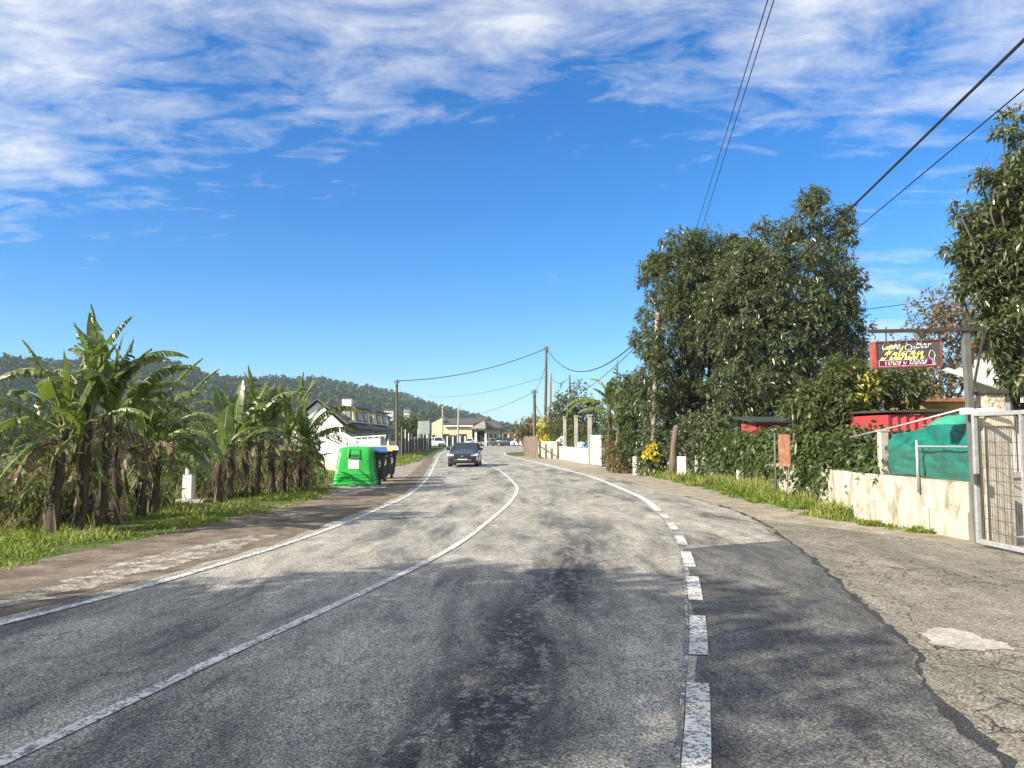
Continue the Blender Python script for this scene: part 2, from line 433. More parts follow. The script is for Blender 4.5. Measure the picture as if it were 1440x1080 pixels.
def soil(name, cols, scale=2.0, gravel=0.0, gsc=38, bmp=.5):
    m, nt, b = new_mat(name); v = objco(nt)
    f = noise(nt, v, scale, 9, .68, .3)
    c = ramp(nt, f, [(.30, cols[0]), (.48, cols[1]), (.68, cols[2])])
    vo = nd(nt, 'ShaderNodeTexVoronoi'); vo.inputs['Scale'].default_value = gsc; nt.links.new(v, vo.inputs['Vector'])
    hs = nd(nt, 'ShaderNodeSeparateColor'); nt.links.new(vo.outputs['Color'], hs.inputs[0])
    st = ramp(nt, hs.outputs[0], [(.0, .55), (.6, 1.0), (1.0, 1.7)])
    c = mix(nt, gravel, c, st, 'MULTIPLY')
    c = mix(nt, .7, c, ramp(nt, noise(nt, v, 60, 3, .7), [(.3, .55), (.5, 1), (.7, 1.45)]), 'MULTIPLY')
    nt.links.new(c, b.inputs['Base Color']); b.inputs['Roughness'].default_value = .95; b.inputs['Specular IOR Level'].default_value = .2
    bump(nt, b, mth(nt, 'ADD', mth(nt, 'MULTIPLY', vo.outputs['Distance'], gravel), noise(nt, v, 30, 5, .7)), bmp, .02)
    return m

M = {}
M['road'] = asphalt('worn_asphalt', (.165, .160, .146), (.055, .055, .055), (.385, .362, .308), .82, 1.0, .6, .25, .9, .013, True)
M['patch'] = asphalt('dark_patch_asphalt', (.046, .047, .048), (.024, .025, .026), (.165, .16, .147), .7, 1.0, .7, .2, .9, .012)
M['apron'] = asphalt('cracked_apron', (.150, .138, .112), (.078, .074, .062), (.29, .265, .21), .65, .9, .9, .5, .9, .022)
M['seam'] = asphalt('tar_seam', (.022, .022, .024), (.015, .015, .016), (.05, .048, .046), .3, 1.0, .0, .1)
M['cement'] = soil('cement_patch', ((.24, .22, .18), (.36, .34, .29), (.46, .44, .39)), 3, .35)
M['dirt'] = soil('verge_dirt', ((.075, .058, .043), (.145, .118, .088), (.25, .215, .17)), 1.6, .35)
M['gravel'] = soil('pale_gravel', ((.10, .085, .065), (.24, .215, .18), (.46, .43, .385)), 3.4, .9, 22, .9)
M['sand'] = soil('sandy_shoulder', ((.17, .148, .11), (.27, .238, .18), (.37, .335, .265)), 1.8, .4)
M['ground'] = soil('field_ground', ((.035, .055, .014), (.065, .095, .025), (.13, .125, .05)), .35, .2, 12)

def paint(name, wear):
    m, nt, b = new_mat(name); v = objco(nt)
    a = noise(nt, v, 34, 6, .75); bq = noise(nt, v, 7, 8, .75, .5)
    k = ramp(nt, mth(nt, 'ADD', mth(nt, 'MULTIPLY', a, .72), mth(nt, 'MULTIPLY', bq, .30)), [(.50 - wear, 0), (.54 - wear, 1)])
    c = mix(nt, k, (.13, .127, .118), mix(nt, ramp(nt, noise(nt, v, 3, 6), [(.3, 0), (.7, 1)]), (.58, .57, .53), (.82, .81, .76)))
    c = mix(nt, .55, c, ramp(nt, noise(nt, v, 130, 2, .7), [(.3, .6), (.5, 1), (.7, 1.25)]), 'MULTIPLY')
    nt.links.new(c, b.inputs['Base Color']); b.inputs['Roughness'].default_value = .7
    bump(nt, b, mth(nt, 'ADD', noise(nt, v, 120, 2), k), .35, .005)
    return m
M['paint'] = paint('line_paint', .07); M['paint_soft'] = paint('scuffed_line_paint', .03); M['paint_faint'] = paint('faint_line_paint', -.03); M['paint_worn'] = paint('worn_line_paint', .028)

# ground sheet, reaching the horizon
def axis_pts():
    xs = [-3450, -2200, -1400, -900, -600, -400, -280, -200, -150, -115, -90, -75] + [-62 + i * 2.0 for i in range(16)] + [-30 + i * .75 for i in range(48)] + [8, 12, 20, 35, 60, 110, 200, 400, 800, 1500, 3000]
    ys = [-300, -120, -60, -30, -15] + [-8 + i * 1.0 for i in range(60)] + [52 + i * 3 for i in range(28)] + [140, 155, 175, 200, 240, 300, 400, 550, 800, 1200, 1800, 2600, 4000]
    return sorted(set(xs)), sorted(set(ys))
xs, ys = axis_pts()
V = np.array([(x, y, gz(x, y) + (0.05 * mn.noise(Vector((x * .5, y * .5, 0))) if fall(x, y) > .5 and x > -80 else 0) - (0.0)) for y in ys for x in xs])
nx = len(xs)
F = np.array([(j * nx + i, j * nx + i + 1, (j + 1) * nx + i + 1, (j + 1) * nx + i) for j in range(len(ys) - 1) for i in range(nx - 1)])
g = bpy.data.objects.new('ground', np_mesh('ground', V, F, [M['ground']], smooth=True)); COL.objects.link(g); tag(g, kind='structure')

def sheet(name, poly, z, mat, kind='structure', step=.3, jit=0.0, seed=0, fq=1.3):
    """a flat sheet with an uneven outline from a ring of ground points"""
    P = [Vector((p[0], p[1], 0)) for p in poly]; out = []
    n = len(P)
    for i in range(n):
        a, b = P[i], P[(i + 1) % n]; k = max(1, min(200, int((b - a).length / step)))
        for q in range(k): out.append(a.lerp(b, q / k))
    if jit:
        out = [p + Vector((mn.noise(p * fq + Vector((seed, 0, 0))) + .6 * mn.noise(p * fq * 3.1 + Vector((seed, 5, 0))), mn.noise(p * fq + Vector((0, seed, 9))) + .6 * mn.noise(p * fq * 3.1 + Vector((4, seed, 0))), 0)) * jit for p in out]
    import bmesh
    from mathutils.geometry import tessellate_polygon
    vs = [(p.x, p.y, z) for p in out]
    tris = tessellate_polygon([[Vector(v) for v in vs]])
    mb = MB(); mb.add(vs, [tuple(t) for t in tris])
    o = mb.build(name, mat)
    for p in o.data.polygons:
        if p.normal.z < 0: o.data.flip_normals(); break
    return tag(o, kind=kind) if kind else o
def strip(name, L, Rr, z, mat, kind='structure', n=None):
    n = n or min(len(L), len(Rr))
    def rs(P, n):
        d = [0]
        for a, b in zip(P, P[1:]): d.append(d[-1] + (b - a).length)
        out = []; j = 0
        for i in range(n):
            t = d[-1] * i / (n - 1)
            while j < len(P) - 2 and d[j + 1] < t: j += 1
            out.append(P[j].lerp(P[j + 1], min(1, (t - d[j]) / max(1e-6, d[j + 1] - d[j]))))
        return out
    A, B = rs(L, n), rs(Rr, n)
    mb = MB(); mb.add([(p.x, p.y, z) for p in A] + [(p.x, p.y, z) for p in B], [(i, n + i, n + i + 1, i + 1) for i in range(n - 1)])
    o = mb.build(name, mat)
    return tag(o, kind=kind) if kind else o
def offs(P, d):
    out = []
    for i, p in enumerate(P):
        t = (P[min(i + 1, len(P) - 1)] - P[max(i - 1, 0)]).normalized()
        out.append(p + Vector((t.y, -t.x, 0)) * d)
    return out
Ls, Cs, Rs, Os = spline(LEFT), spline(CENT), spline(RIGHT), spline(OUTER)
FAR = [gp(760, 634), gp(860, 632.5), gp(1000, 631), gp(1000, 625.6), gp(850, 625.8), gp(760, 626.4), gp(700, 626.8), gp(655, 627.6), gp(632, 629.5), gp(624, 632.0)]
Lo = offs(Ls, -.45)
road_poly = Lo + [gp(625, 633.0)] + FAR[::-1] + Rs[::-1]
sheet('road', road_poly, .004, M['road'], step=2.0)
# shoulder of darker asphalt right of the edge line, then the cracked apron and the sandy strip
shoulder = Rs + Os[::-1]
rr_cut = [p for p in Rs if p.y < 72]; oo_cut = [p for p in Os if p.y < 68]
sheet('road_shoulder', rr_cut + oo_cut[::-1], .006, M['road'], step=1.0)
near_r = [p + Vector((.0, 0, 0)) for p in Rs if p.y < 11.6]; near_o = [p for p in Os if p.y < 12.6]
sheet('dark_asphalt_patch', offs(near_r, .06) + near_o[::-1], .010, M['patch'], step=.2, jit=.05, seed=3)
far_o = [p for p in Os if p.y < 68]
sheet('sandy_shoulder', [p + Vector((-.15, 0, 0)) for p in far_o if p.y > 11.0] + [Vector((4.6, 66, 0)), Vector((5.6, 48, 0)), Vector((6.9, 36, 0)), Vector((8.2, 26, 0)), Vector((8.2, 10, 0))], .0045, M['sand'], step=.4, jit=.12, seed=5)
ap = [p + Vector((-.12, 0, 0)) for p in Os if p.y < 16.2]
sheet('driveway_apron', ap + [gp(1130, 738), gp(1240, 752), gp(1330, 762), Vector((7.4, 11.6, 0)), Vector((14, 11, 0)), Vector((14, -8, 0)), Vector((5, -8, 0))], .008, M['apron'], step=.25, jit=.07, seed=8)
seam = spline([p for p in Os if p.y < 22], .09)
wid = [max(.008, .025 + .05 * mn.noise(p * 1.7) + .04 * mn.noise(p * 7)) for p in seam]
def varied(P, w, s):
    out = []
    for i, p in enumerate(P):
        t = (P[min(i + 1, len(P) - 1)] - P[max(i - 1, 0)]).normalized(); out.append(p + Vector((t.y, -t.x, 0)) * (s * w[i] + .05 * mn.noise(p * 2.3) + .05 * mn.noise(p * 9)))
    return out
strip('tar_seam', varied(seam, wid, -1), varied(seam, wid, 1), .0125, M['seam'], n=len(seam) * 2)
sheet('yard', [Vector((7.6, 11.0, 0)), Vector((22, 11.0, 0)), Vector((22, 19.2, 0)), Vector((7.6, 19.2, 0))], .0035, M['cement'], step=2.0)
cp = [gp(1290, 886), gp(1340, 884), gp(1400, 903), gp(1425, 917), gp(1345, 918), gp(1310, 905)]
sheet('cement_patch', cp, .0135, M['cement'], step=.04, jit=.10, seed=12, fq=5)
# left side: dirt verge, gravel
vin = offs(Ls, -.38)
vout = []
for p in vin:
    vout.append(Vector((p.x - (2.25 if p.y < 21 else 1.9 if p.y < 24 else 1.9 + min(1.0, (p.y - 24) * .5) if p.y < 36 else 2.8 - min(2.0, (p.y - 36) * .12)), p.y, 0)))
vsel = [i for i, p in enumerate(vin) if -6 < p.y < 62]
sheet('dirt_verge', [vin[i] + Vector((.12, 0, 0)) for i in vsel] + [vout[i] for i in vsel[::-1]], .007, M['dirt'], step=.4, jit=.14, seed=20)
gv = [i for i in vsel if 4 < vin[i].y < 13.5]
sheet('gravel_strip', [vin[i] + Vector((-.16, 0, 0)) for i in gv] + [vin[i] + Vector((-.85 - .2 * math.sin(vin[i].y * 1.3), 0, 0)) for i in gv[::-1]], .011, M['gravel'], step=.08, jit=.2, seed=22, fq=2.6)
gv = [i for i in vsel if 25.0 < vin[i].y < 52]
sheet('gravel_bay', [vin[i] + Vector((-.75 if vin[i].y < 30 else -.5, 0, 0)) for i in gv] + [vout[i] for i in gv[::-1]] + [gp(455, 700), gp(500, 694)], .011, M['gravel'], step=.3, jit=.16, seed=25)

# painted lines
def line(name, P, w, mat, z=.013, wob=.012, side=0.0):
    a = [q + Vector((mn.noise(q * 3.1) * wob, 0, 0)) for q in offs(P, side - w / 2)]
    b = [q + Vector((mn.noise(q * 2.7 + Vector((3, 3, 3))) * wob, 0, 0)) for q in offs(P, side + w / 2)]
    return strip(name, a, b, z, mat)
cl = [p for p in Cs if p.y < 78]
line('road_marking', cl, .105, M['paint_soft'], z=.0135)
line('road_marking', [p for p in Ls], .11, M['paint_soft'], z=.0135)
line('road_marking', [p for p in Rs if p.y < 17.5], .026, M['paint_faint'], z=.015, side=0)
line('road_marking', [p for p in Rs if p.y > 17.2], .15, M['paint'], z=.015, side=.06)
# worn wide dashes along the right edge, near the camera
for (y0, y1) in ((-.8, .5), (1.2, 2.5), (3.2, 5.28), (5.95, 7.23), (7.9, 9.25), (9.9, 11.2), (11.9, 13.0), (13.8, 14.9), (15.7, 16.7)):
    seg = []
    for q in np.linspace(y0, y1, 8):
        a = min(Rs, key=lambda p: abs(p.y - q)) if False else None
        for u, v_ in zip(Rs, Rs[1:]):
            if u.y <= q <= v_.y: seg.append(u.lerp(v_, (q - u.y) / max(1e-6, v_.y - u.y))); break
    if len(seg) > 2: line('road_marking', seg, .145, M['paint_worn'], z=.017, side=.092, wob=.003)
# ------------------------------------------------------------------ plants
M['banana'] = leafmat('banana_leaf', [(.030, .058, .012), (.060, .105, .020), (.115, .165, .035), (.30, .29, .11)], .34, .34)
M['bananadry'] = leafmat('dry_banana_leaf', [(.035, .025, .016), (.085, .058, .034), (.17, .125, .08), (.42, .36, .26)], .8, .2, .2)
M['midrib'] = pmat('leaf_midrib', (.22, .26, .08), .5, .2, 8, bmp=0)
M['pseudostem'] = pmat('banana_stem', (.045, .032, .021), .85, .5, 9, dirt=(.15, .125, .08), dirt_amt=.7, dirt_scale=5, stretch=(1, 1, .25), bmp=.5, bscale=25)
M['avo'] = leafmat('glossy_dark_leaf', [(.056, .071, .031), (.094, .113, .052), (.170, .185, .105)], .33, .26, .7)
M['avolight'] = leafmat('mid_green_leaf', [(.06, .078, .032), (.10, .12, .052), (.18, .195, .10)], .33, .28, .7)
M['yellowing'] = leafmat('yellowing_leaf', [(.055, .075, .028), (.09, .115, .042), (.15, .17, .06), (.55, .46, .06)], .4, .3)
M['ivy'] = leafmat('ivy_leaf', [(.035, .055, .018), (.065, .095, .03), (.12, .155, .05)], .45, .25)
M['bushy'] = leafmat('scrub_leaf', [(.035, .05, .015), (.075, .095, .028), (.16, .16, .055)], .6, .3)
M['autumn'] = leafmat('autumn_leaf', [(.09, .055, .03), (.17, .11, .05), (.22, .2, .08)], .7, .3)
M['flower'] = leafmat('yellow_flower', [(.55, .40, .02), (.75, .6, .03), (.85, .72, .10)], .6, .35)
M['grass'] = leafmat('grass_blade', [(.07, .12, .016), (.14, .21, .025), (.26, .30, .05), (.40, .37, .15)], .55, .4)
M['drygrass'] = leafmat('dry_weed', [(.10, .075, .035), (.2, .15, .08), (.3, .25, .15)], .8, .3)
M['bark'] = pmat('grey_bark', (.072, .060, .047), .9, .4, 9, bmp=.6, bscale=18, stretch=(1, 1, .3))
M['twig'] = pmat('bare_twig', (.16, .125, .095), .9, .3, 9)
M['forest'] = leafmat('forest_leaf', [(.026, .044, .019), (.042, .066, .025), (.066, .09, .032), (.10, .10, .045)], .8, .12, .2)
M['hill'] = soil('hill_soil', ((.022, .036, .014), (.035, .05, .018), (.09, .075, .04)), .02, 0, 1)

# ---- banana leaves
def banana_leaf(name, L, W, a0, bend, tear, hang, seed, mats, fold=.45):
    g = np.random.default_rng(seed); n = 30
    # midrib in the x-z plane: rises at a0 and arches over
    t = np.linspace(0, 1, n + 1); ang = a0 - bend * t ** 1.5
    ds = L / n
    X = np.concatenate([[0], np.cumsum(np.cos(ang[:-1]) * ds)]); Z = np.concatenate([[0], np.cumsum(np.sin(ang[:-1]) * ds)])
    Vs, Fs, mi, ti = [], [], [], []
    # midrib: a three-sided tapering rod
    for i in range(n + 1):
        r = .022 * (1 - .82 * t[i]) * (L / 2) + .003
        for k in range(3):
            a = 2 * math.pi * k / 3 - math.pi / 2
            Vs.append((X[i] - math.sin(ang[i]) * r * math.sin(a), r * math.cos(a), Z[i] + math.cos(ang[i]) * r * math.sin(a)))
    for i in range(n):
        for k in range(3):
            Fs.append((i * 3 + k, i * 3 + (k + 1) % 3, (i + 1) * 3 + (k + 1) % 3, (i + 1) * 3 + k)); mi.append(1); ti.append(.5)
    blade0 = .16
    for s in (-1, 1):
        i = int(blade0 * n); group_drop = 0.0; left = 0
        while i < n:
            step = 1 if g.random() < tear else min(n - i, int(g.integers(2, 4)))
            j = min(n, i + step)
            if g.random() < tear * .12: i = j; continue
            torn = g.random() < tear
            droop = (hang + g.normal(0, .22)) if torn else fold + g.normal(0, .07)
            gap = .18 * tear if torn else 0.0
            for q in range(i, j):
                ta, tb = t[q], t[q + 1]
                def wid(tt):
                    u = (tt - blade0) / (1 - blade0)
                    return max(0.0, W * .5 * (min(1, u / .16) ** .6) * (1 - max(0, (u - .45) / .58) ** 2.2))
                wa, wb = wid(ta), wid(tb)
                ln = (1 + (g.normal(0, .12) if torn else 0))
                # three cross points: rib, middle, edge
                base = len(Vs)
                for (ii, ww, sh) in ((q, wa, gap * .5), (q + 1, wb, -gap * .5)):
                    ca, sa = math.cos(ang[ii]), math.sin(ang[ii])
                    xo = sh * ds
                    x0, z0 = X[ii] + ca * xo, Z[ii] + sa * xo
                    Vs.append((x0, 0, z0))
                    d1 = droop * .55; d2 = droop * 1.25
                    fwd = .26
                    y1, h1 = ww * .5 * math.cos(d1), -ww * .5 * math.sin(d1)
                    y2, h2 = y1 + ww * .5 * ln * math.cos(d2), h1 - ww * .5 * ln * math.sin(d2)
                    lift = .10 * ww
                    Vs.append((x0 + ca * ww * fwd * .5 * ln, s * y1, z0 + sa * ww * fwd * .5 + h1 + lift))
                    Vs.append((x0 + ca * ww * fwd * ln, s * max(.01, y2), z0 + sa * ww * fwd + h2 + lift))
                tv = np.clip(.42 + g.normal(0, .13) + (.22 if torn else 0), 0, 1)
                Fs.append((base, base + 1, base + 4, base + 3)); Fs.append((base + 1, base + 2, base + 5, base + 4)); mi += [0, 0]; ti += [tv, min(1, tv + .08)]
            i = j
    return np_mesh(name, np.array(Vs), np.array(Fs), mats, np.array(ti), np.array(mi))
BM = [M['banana'], M['midrib']]
LEAFM = [banana_leaf('leaf', *a, BM) for a in (
    (2.0, .56, R(74), R(90), .4, 1.1, 1), (2.2, .46, R(62), R(100), .95, 1.4, 2), (1.9, .52, R(82), R(55), .7, 1.2, 3),
    (2.1, .48, R(45), R(110), .35, 1.1, 4), (2.0, .48, R(87), R(36), .9, 1.35, 5), (2.3, .46, R(68), R(125), .95, 1.45, 6), (1.8, .5, R(86), R(20), .25, .85, 7),
    (2.0, .44, R(76), R(85), .98, 1.5, 8))]
DRYM = [banana_leaf('dry_leaf', L, .5, R(30), R(175), .9, 1.45, 20 + i, [M['bananadry'], M['bananadry']]) for i, L in enumerate((1.5, 1.8, 1.3))]
def stem_mesh(h, seed):
    g = random.Random(seed); mb = MB()
    k = 9
    mb.tube([(g.uniform(-.03, .03) + .05 * (i / k) ** 2, g.uniform(-.03, .03), h * i / k - .1) for i in range(k + 1)], [.115 - .055 * i / k + g.uniform(-.008, .012) for i in range(k + 1)], 10)
    return mb
def skirt_mesh(h, seed, n=44):
    g = np.random.default_rng(seed); B, D, L = [], [], []
    a = g.random(n) * 2 * math.pi; z = h * (.25 + .75 * g.random(n)); r = .12
    B = np.stack([np.cos(a) * r, np.sin(a) * r, z], 1)
    D = np.stack([np.cos(a) * .35, np.sin(a) * .35, -np.ones(n)], 1) + g.normal(0, .22, (n, 3))
    V, F, t = leaves(B, D, .35 + .7 * g.random(n) ** 1.5, .02 + .065 * g.random(n) ** 2, .15 * g.random(n), g.random(n), .3)
    return np_mesh('dead_sheaths', V, F, [M['bananadry']], t)
STEMS = [(h, stem_mesh(h, i)) for i, h in enumerate((1.5, 2.0, 2.5, 3.2))]
def banana(base, h, n, scale, seed, label, group, dry=2, up=None, fan=None, hang=7):
    """fan: list of (compass angle, which leaf, extra tilt) set by hand, the rest fill in"""
    g = random.Random(seed)
    t = thing('banana_plant', base, label, 'banana plant', group, 0)
    lean = (g.uniform(-.06, .06), g.uniform(-.06, .06))
    st = stem_mesh(h, seed).build('stem', M['pseudostem'], t, smooth=True); st.rotation_euler = (lean[0], lean[1], 0)
    link('dead_sheaths', skirt_mesh(h, seed), t)
    top = Vector((lean[1] * h + .05, -lean[0] * h, h - .15))
    specs = list(fan or [])
    a = g.uniform(0, 6.28)
    while len(specs) < n:
        a += 2.4 + g.uniform(-.35, .35); specs.append((a, g.choice((0, 0, 1, 2, 2, 4, 4, 6, 6, 7)), g.uniform(-.3, .3)))
    for (aa, k, tilt) in specs:
        o = link('leaf', LEAFM[k % len(LEAFM)], t)
        o.location = top + Vector((math.cos(aa) * .05, math.sin(aa) * .05, g.uniform(-.35, .12)))
        o.rotation_euler = (g.uniform(-.3, .3), tilt, aa); s = scale * g.uniform(.7, 1.15); o.scale = (s, s, s)
    for i in range(hang):
        aa = g.uniform(0, 6.28)
        o = link('leaf', LEAFM[(1, 4, 7, 5, 2, 7, 1, 4, 5, 7, 1)[i]], t); o.location = top + Vector((math.cos(aa) * .08, math.sin(aa) * .08, -.05 - .11 * i * h / 2))
        o.rotation_euler = (g.uniform(-.6, .6), g.uniform(.2, .7) + .06 * i, aa); s = scale * g.uniform(.4, .68); o.scale = (s, s, s)
    for i in range(dry):
        aa = g.uniform(0, 6.28)
        o = link('dry_leaf', DRYM[g.randrange(3)], t); o.location = top + Vector((0, 0, -.25 - .2 * i)); o.rotation_euler = (g.uniform(-.3, .3), g.uniform(0, .4), aa)
        s = scale * g.uniform(.7, 1.0); o.scale = (s, s, s)
    return t
def gpt(px, py):
    p = gp(px, py); p.z = gz(p.x, p.y); return p
PI = math.pi
GA = 'banana plants of the near clump on the left bank'
clumpA = [  # px, py, stem height, leaves, scale, seed, label, hand-set leaves
    (72, 752, 1.75, 9, .95, 1, 'banana plant at the roadside tip of the near clump, leaves arching over the grass', [(PI, 3, .25), (PI * 1.2, 0, .3), (PI * .95, 0, .05), (-PI / 2, 4, 1.9)]),
    (112, 748, 2.2, 8, 1.0, 2, 'tallest banana plant of the near clump, two shredded leaves standing above the rest', [(PI * .97, 4, -.15), (PI * .8, 1, -.35), (.2, 2, -.1), (PI * 1.02, 1, .25)]),
    (140, 744, 2.05, 8, .92, 3, 'banana plant in the middle of the near clump with bright sunlit crown', [(0.1, 5, -.35), (.6, 2, -.15), (-PI / 2, 0, .2)]),
    (162, 738, 1.9, 8, .95, 4, 'banana plant with a leaf curving right over the middle of the near clump', [(.0, 1, -.3), (.4, 5, -.1)]),
    (196, 728, 1.8, 8, .85, 5, 'brownish banana plant with a thick dead skirt in the near clump', [(.2, 4, .25), (-PI / 2, 6, .1)]),
    (216, 722, 1.55, 7, .9, 6, 'banana plant of the near clump with two long leaves drooping towards a white post', [(-.1, 3, .45), (-.35, 3, .72), (.1, 4, .3), (-.2, 0, .35)]),
    (100, 735, 1.6, 6, .85, 7, 'short banana plant tucked behind the stems of the near clump', None)]
for px, py, h, n, s, sd, lab, fan in clumpA: banana(gpt(px, py), h + .15, n, s * 1.05, sd, lab, GA, fan=fan, hang=2 if px == 216 else 7)
GB = 'banana plants of the second clump, beside the green container'
clumpB = [
    (306, 707, 1.35, 6, .75, 11, 'banana plant at the near edge of the second clump, pale leaf held sideways', [(PI, 1, .1), (PI * .9, 4, .35)]),
    (322, 702, 1.7, 7, .8, 12, 'slim banana plant with shredded crown near the white post side of the second clump', [(PI, 5, .1)]),
    (342, 699, 1.9, 8, .95, 13, 'banana plant with pale straight stem in the second clump', None),
    (360, 697, 2.0, 8, 1.0, 14, 'tallest banana plant of the second clump, topped by a curled leaf', [(2.6, 4, -.3), (PI, 2, -.1)]),
    (382, 695, 1.8, 8, .95, 15, 'banana plant with reddish dead sheaths halfway along the second clump', None),
    (400, 692, 1.75, 8, 1.0, 16, 'banana plant with upright sunlit leaves towards the container end of the second clump', [(.3, 4, .1)]),
    (418, 690, 1.7, 8, 1.05, 17, 'banana plant whose pale yellow leaf arches over the white house wall', [(.1, 5, -.1), (0.0, 1, .2), (.4, 2, .1)]),
    (428, 690, 1.3, 5, .7, 18, 'low dark banana plant next to the green container', None)]
for px, py, h, n, s, sd, lab, fan in clumpB: banana(gpt(px, py), h, n, s, sd, lab, GB, fan=fan, hang=2 if px < 330 else 7)
GC = 'banana plants by the white garden wall'
banana(gpt(856, 662), 3.5, 8, 1.15, 21, 'tall banana plant with two bare upright leaves above the white garden wall', GC, fan=[(2.4, 1, -.35), (2.0, 4, -.25), (PI, 1, .5), (PI * .98, 3, .35), (.2, 2, .2)])
banana(gpt(872, 664), 2.7, 7, 1.0, 22, 'shorter banana plant half swallowed by the creeper beside the wooden pole', GC)

# ---- big trees on the right
def yellowspot(cx, cy, cz, rad, off):
    def f(B, tint, g):
        d = np.linalg.norm((B + off - np.array([cx, cy, cz])) / rad, axis=1)
        hit = (d < 1) & (g.random(len(B)) < .38)
        return np.where(hit, .97, tint * .68)
    return f
b1 = [pxblob(a[0], a[1], 35 + (a[2] - 27) * 1.3, a[3] * 1.3) for a in ((923,508,24.9,.34),(917,492,24.9,.26),(924,468,24.9,.24),(921,556,24.9,.2),(914,575,24.9,.22),(926,528,24.9,.26),(985,400,27.5,1.7),(1052,395,27,1.2),(1012,372,27,.9),(1048,352,27,.5),(948,385,27,1.1),(938,470,26.7,1.2),(1020,440,27.5,1.9),(1000,530,27,1.9),(932,545,27,1.05),(912,560,27.3,.7),(965,345,27,.62),(985,345,27.2,.5),(1040,365,27,.6),(925,370,27.2,.4),(1015,350,27.4,.4),(960,600,27.5,1.0),(1040,590,27.5,1.3))]
tree('avocado_tree', (8.8, 35.6, 0), b1, 12500, 8, .195, .066, .34, 31, M['avo'], M['bark'], 'dense dark green tree behind the wooden poles, lower and rounder of the two big ones', shell=.6, bump_amt=.28, freq=1.1, sats=7)
b2 = [pxblob(a[0], a[1], 31 + (a[2] - 26) * 1.2, a[3] * 1.19) for a in ((1035,405,26.6,1.0),(1030,460,26.6,1.2),(1045,368,26.6,.6),(1012,425,26.8,.8),(1045,540,26.6,1.3),(1120,400,26,1.75),(1140,312,26,.85),(1143,280,26,.42),(1085,350,26,.85),(1075,318,26,.3),(1178,325,26,.6),(1188,300,26,.3),(1165,420,26,1.0),(1195,380,26,.35),(1180,470,26,.9),(1090,470,26,1.9),(1150,500,26.5,1.4),(1058,420,26.5,1.3),(1110,560,27,1.5),(1198,500,26.5,.5))]
tree('avocado_tree', (11.6, 31.6, 0), b2, 11500, 8, .185, .064, .34, 32, M['avo'], M['bark'], 'tallest dark green tree on the right with a pointed top', shell=.6, bump_amt=.3, freq=1.2, sats=7)
off3 = np.array([8.6, 19.2, 0])
ys_ = at(1212, 543, 18.6)
b3 = [pxblob(*a) for a in ((1185,560,19,.72),(1150,592,19,.75),(1232,548,19,.62),(1272,540,19.4,.5),(1165,628,18.9,.6),(1212,596,18.9,.6),(1135,560,19.2,.4),(1180,525,19.2,.35))]
tree('loquat_tree', tuple(off3), b3, 1500, 8, .20, .062, .35, 33, M['yellowing'], M['bark'], 'lighter leafy small tree with a patch of yellow leaves beneath the hanging sign', r0=.09, shell=.6, bump_amt=.3, sats=4, extra_tint=yellowspot(ys_.x, ys_.y, ys_.z, .5, off3))
b4 = [pxblob(*a) for a in ((1432,300,16,.72),(1392,350,16,.5),(1345,352,16,.24),(1368,345,16,.3),(1362,306,16,.26),(1348,298,15.8,.16),(1400,262,15.6,.26),(1378,250,15.7,.18),(1440,240,15.6,.4),(1428,420,16,.85),(1395,470,15.9,.42),(1425,165,15.4,.2),(1410,185,15.4,.13),(1445,200,15.4,.3),(1440,520,15.8,.4),(1408,390,16,.6),(1480,350,16,1.4),(1490,250,16,1.0),(1370,392,16,.28),(1352,408,16,.16))]
tree('avocado_tree', (11.2, 16.6, 0), b4, 3400, 8, .17, .055, .38, 34, M['avolight'], M['bark'], 'leafy tree at the far right edge, hanging over the white house', shell=.55, bump_amt=.26, freq=1.4, sats=9, r0=.07)
b5 = [pxblob(*a) for a in ((1322,440,24,1.0),(1300,490,24,1.0),(1360,450,24,.9),(1340,520,24,1.2),(1375,500,24,.9),(1310,555,24,1.0),(1270,520,24,.6))]
t5 = tree('walnut_tree', (13.4, 24.3, 0), b5, 1500, 5, .14, .06, .3, 35, M['autumn'], M['twig'], 'thin half bare tree with brown autumn leaves behind the hanging sign', shell=.9, bump_amt=.2, r0=.11)
g = random.Random(5); tw = MB(); base = Vector((13.4, 24.3, 0))
for b in b5:
    c = Vector(b[:3]) - base
    for _ in range(26):
        d = Vector((g.gauss(0, 1), g.gauss(0, 1), g.gauss(.5, .9))).normalized(); a = c + d * b[3] * g.uniform(.1, .7); e = a + d * g.uniform(.4, .8)
        tw.tube([a, a.lerp(e, .5) + Vector((g.uniform(-.06, .06), 0, .05)), e], [.014, .01, .005], 4)
tw.build('twigs', M['twig'], t5)

# distant and middle-distance trees
b6 = [pxblob(*a) for a in ((808,565,66,1.5),(795,580,66,1.4),(822,590,66,1.6),(800,603,66,1.7),(780,600,66,1.0),(835,575,66,.9))]
tree('evergreen_tree', (5.4, 66.3, 0), b6, 1100, 6, .30, .13, .25, 36, M['avo'], M['bark'], 'dark bushy tree rising behind the white pillared garden wall', r0=.12)
b7 = [pxblob(*a) for a in ((738,604,118,1.6),(750,600,118,1.8),(744,614,118,1.7),(728,612,118,1.0))]
tree('autumn_tree', (2.8, 118, 0), b7, 420, 5, .42, .22, .2, 37, M['autumn'], M['twig'], 'small russet autumn tree past the end of the slat fence', r0=.1)
b8 = [pxblob(*a) for a in ((575,595,160,2.2),(566,602,160,2.0),(586,602,160,1.8),(574,608,160,2.4))]
tree('deciduous_tree', (-21.5, 160, -1.0), b8, 420, 5, .6, .34, .2, 38, M['bushy'], M['bark'], 'light green tree between the wooden pole and the back of the road signs', r0=.15)
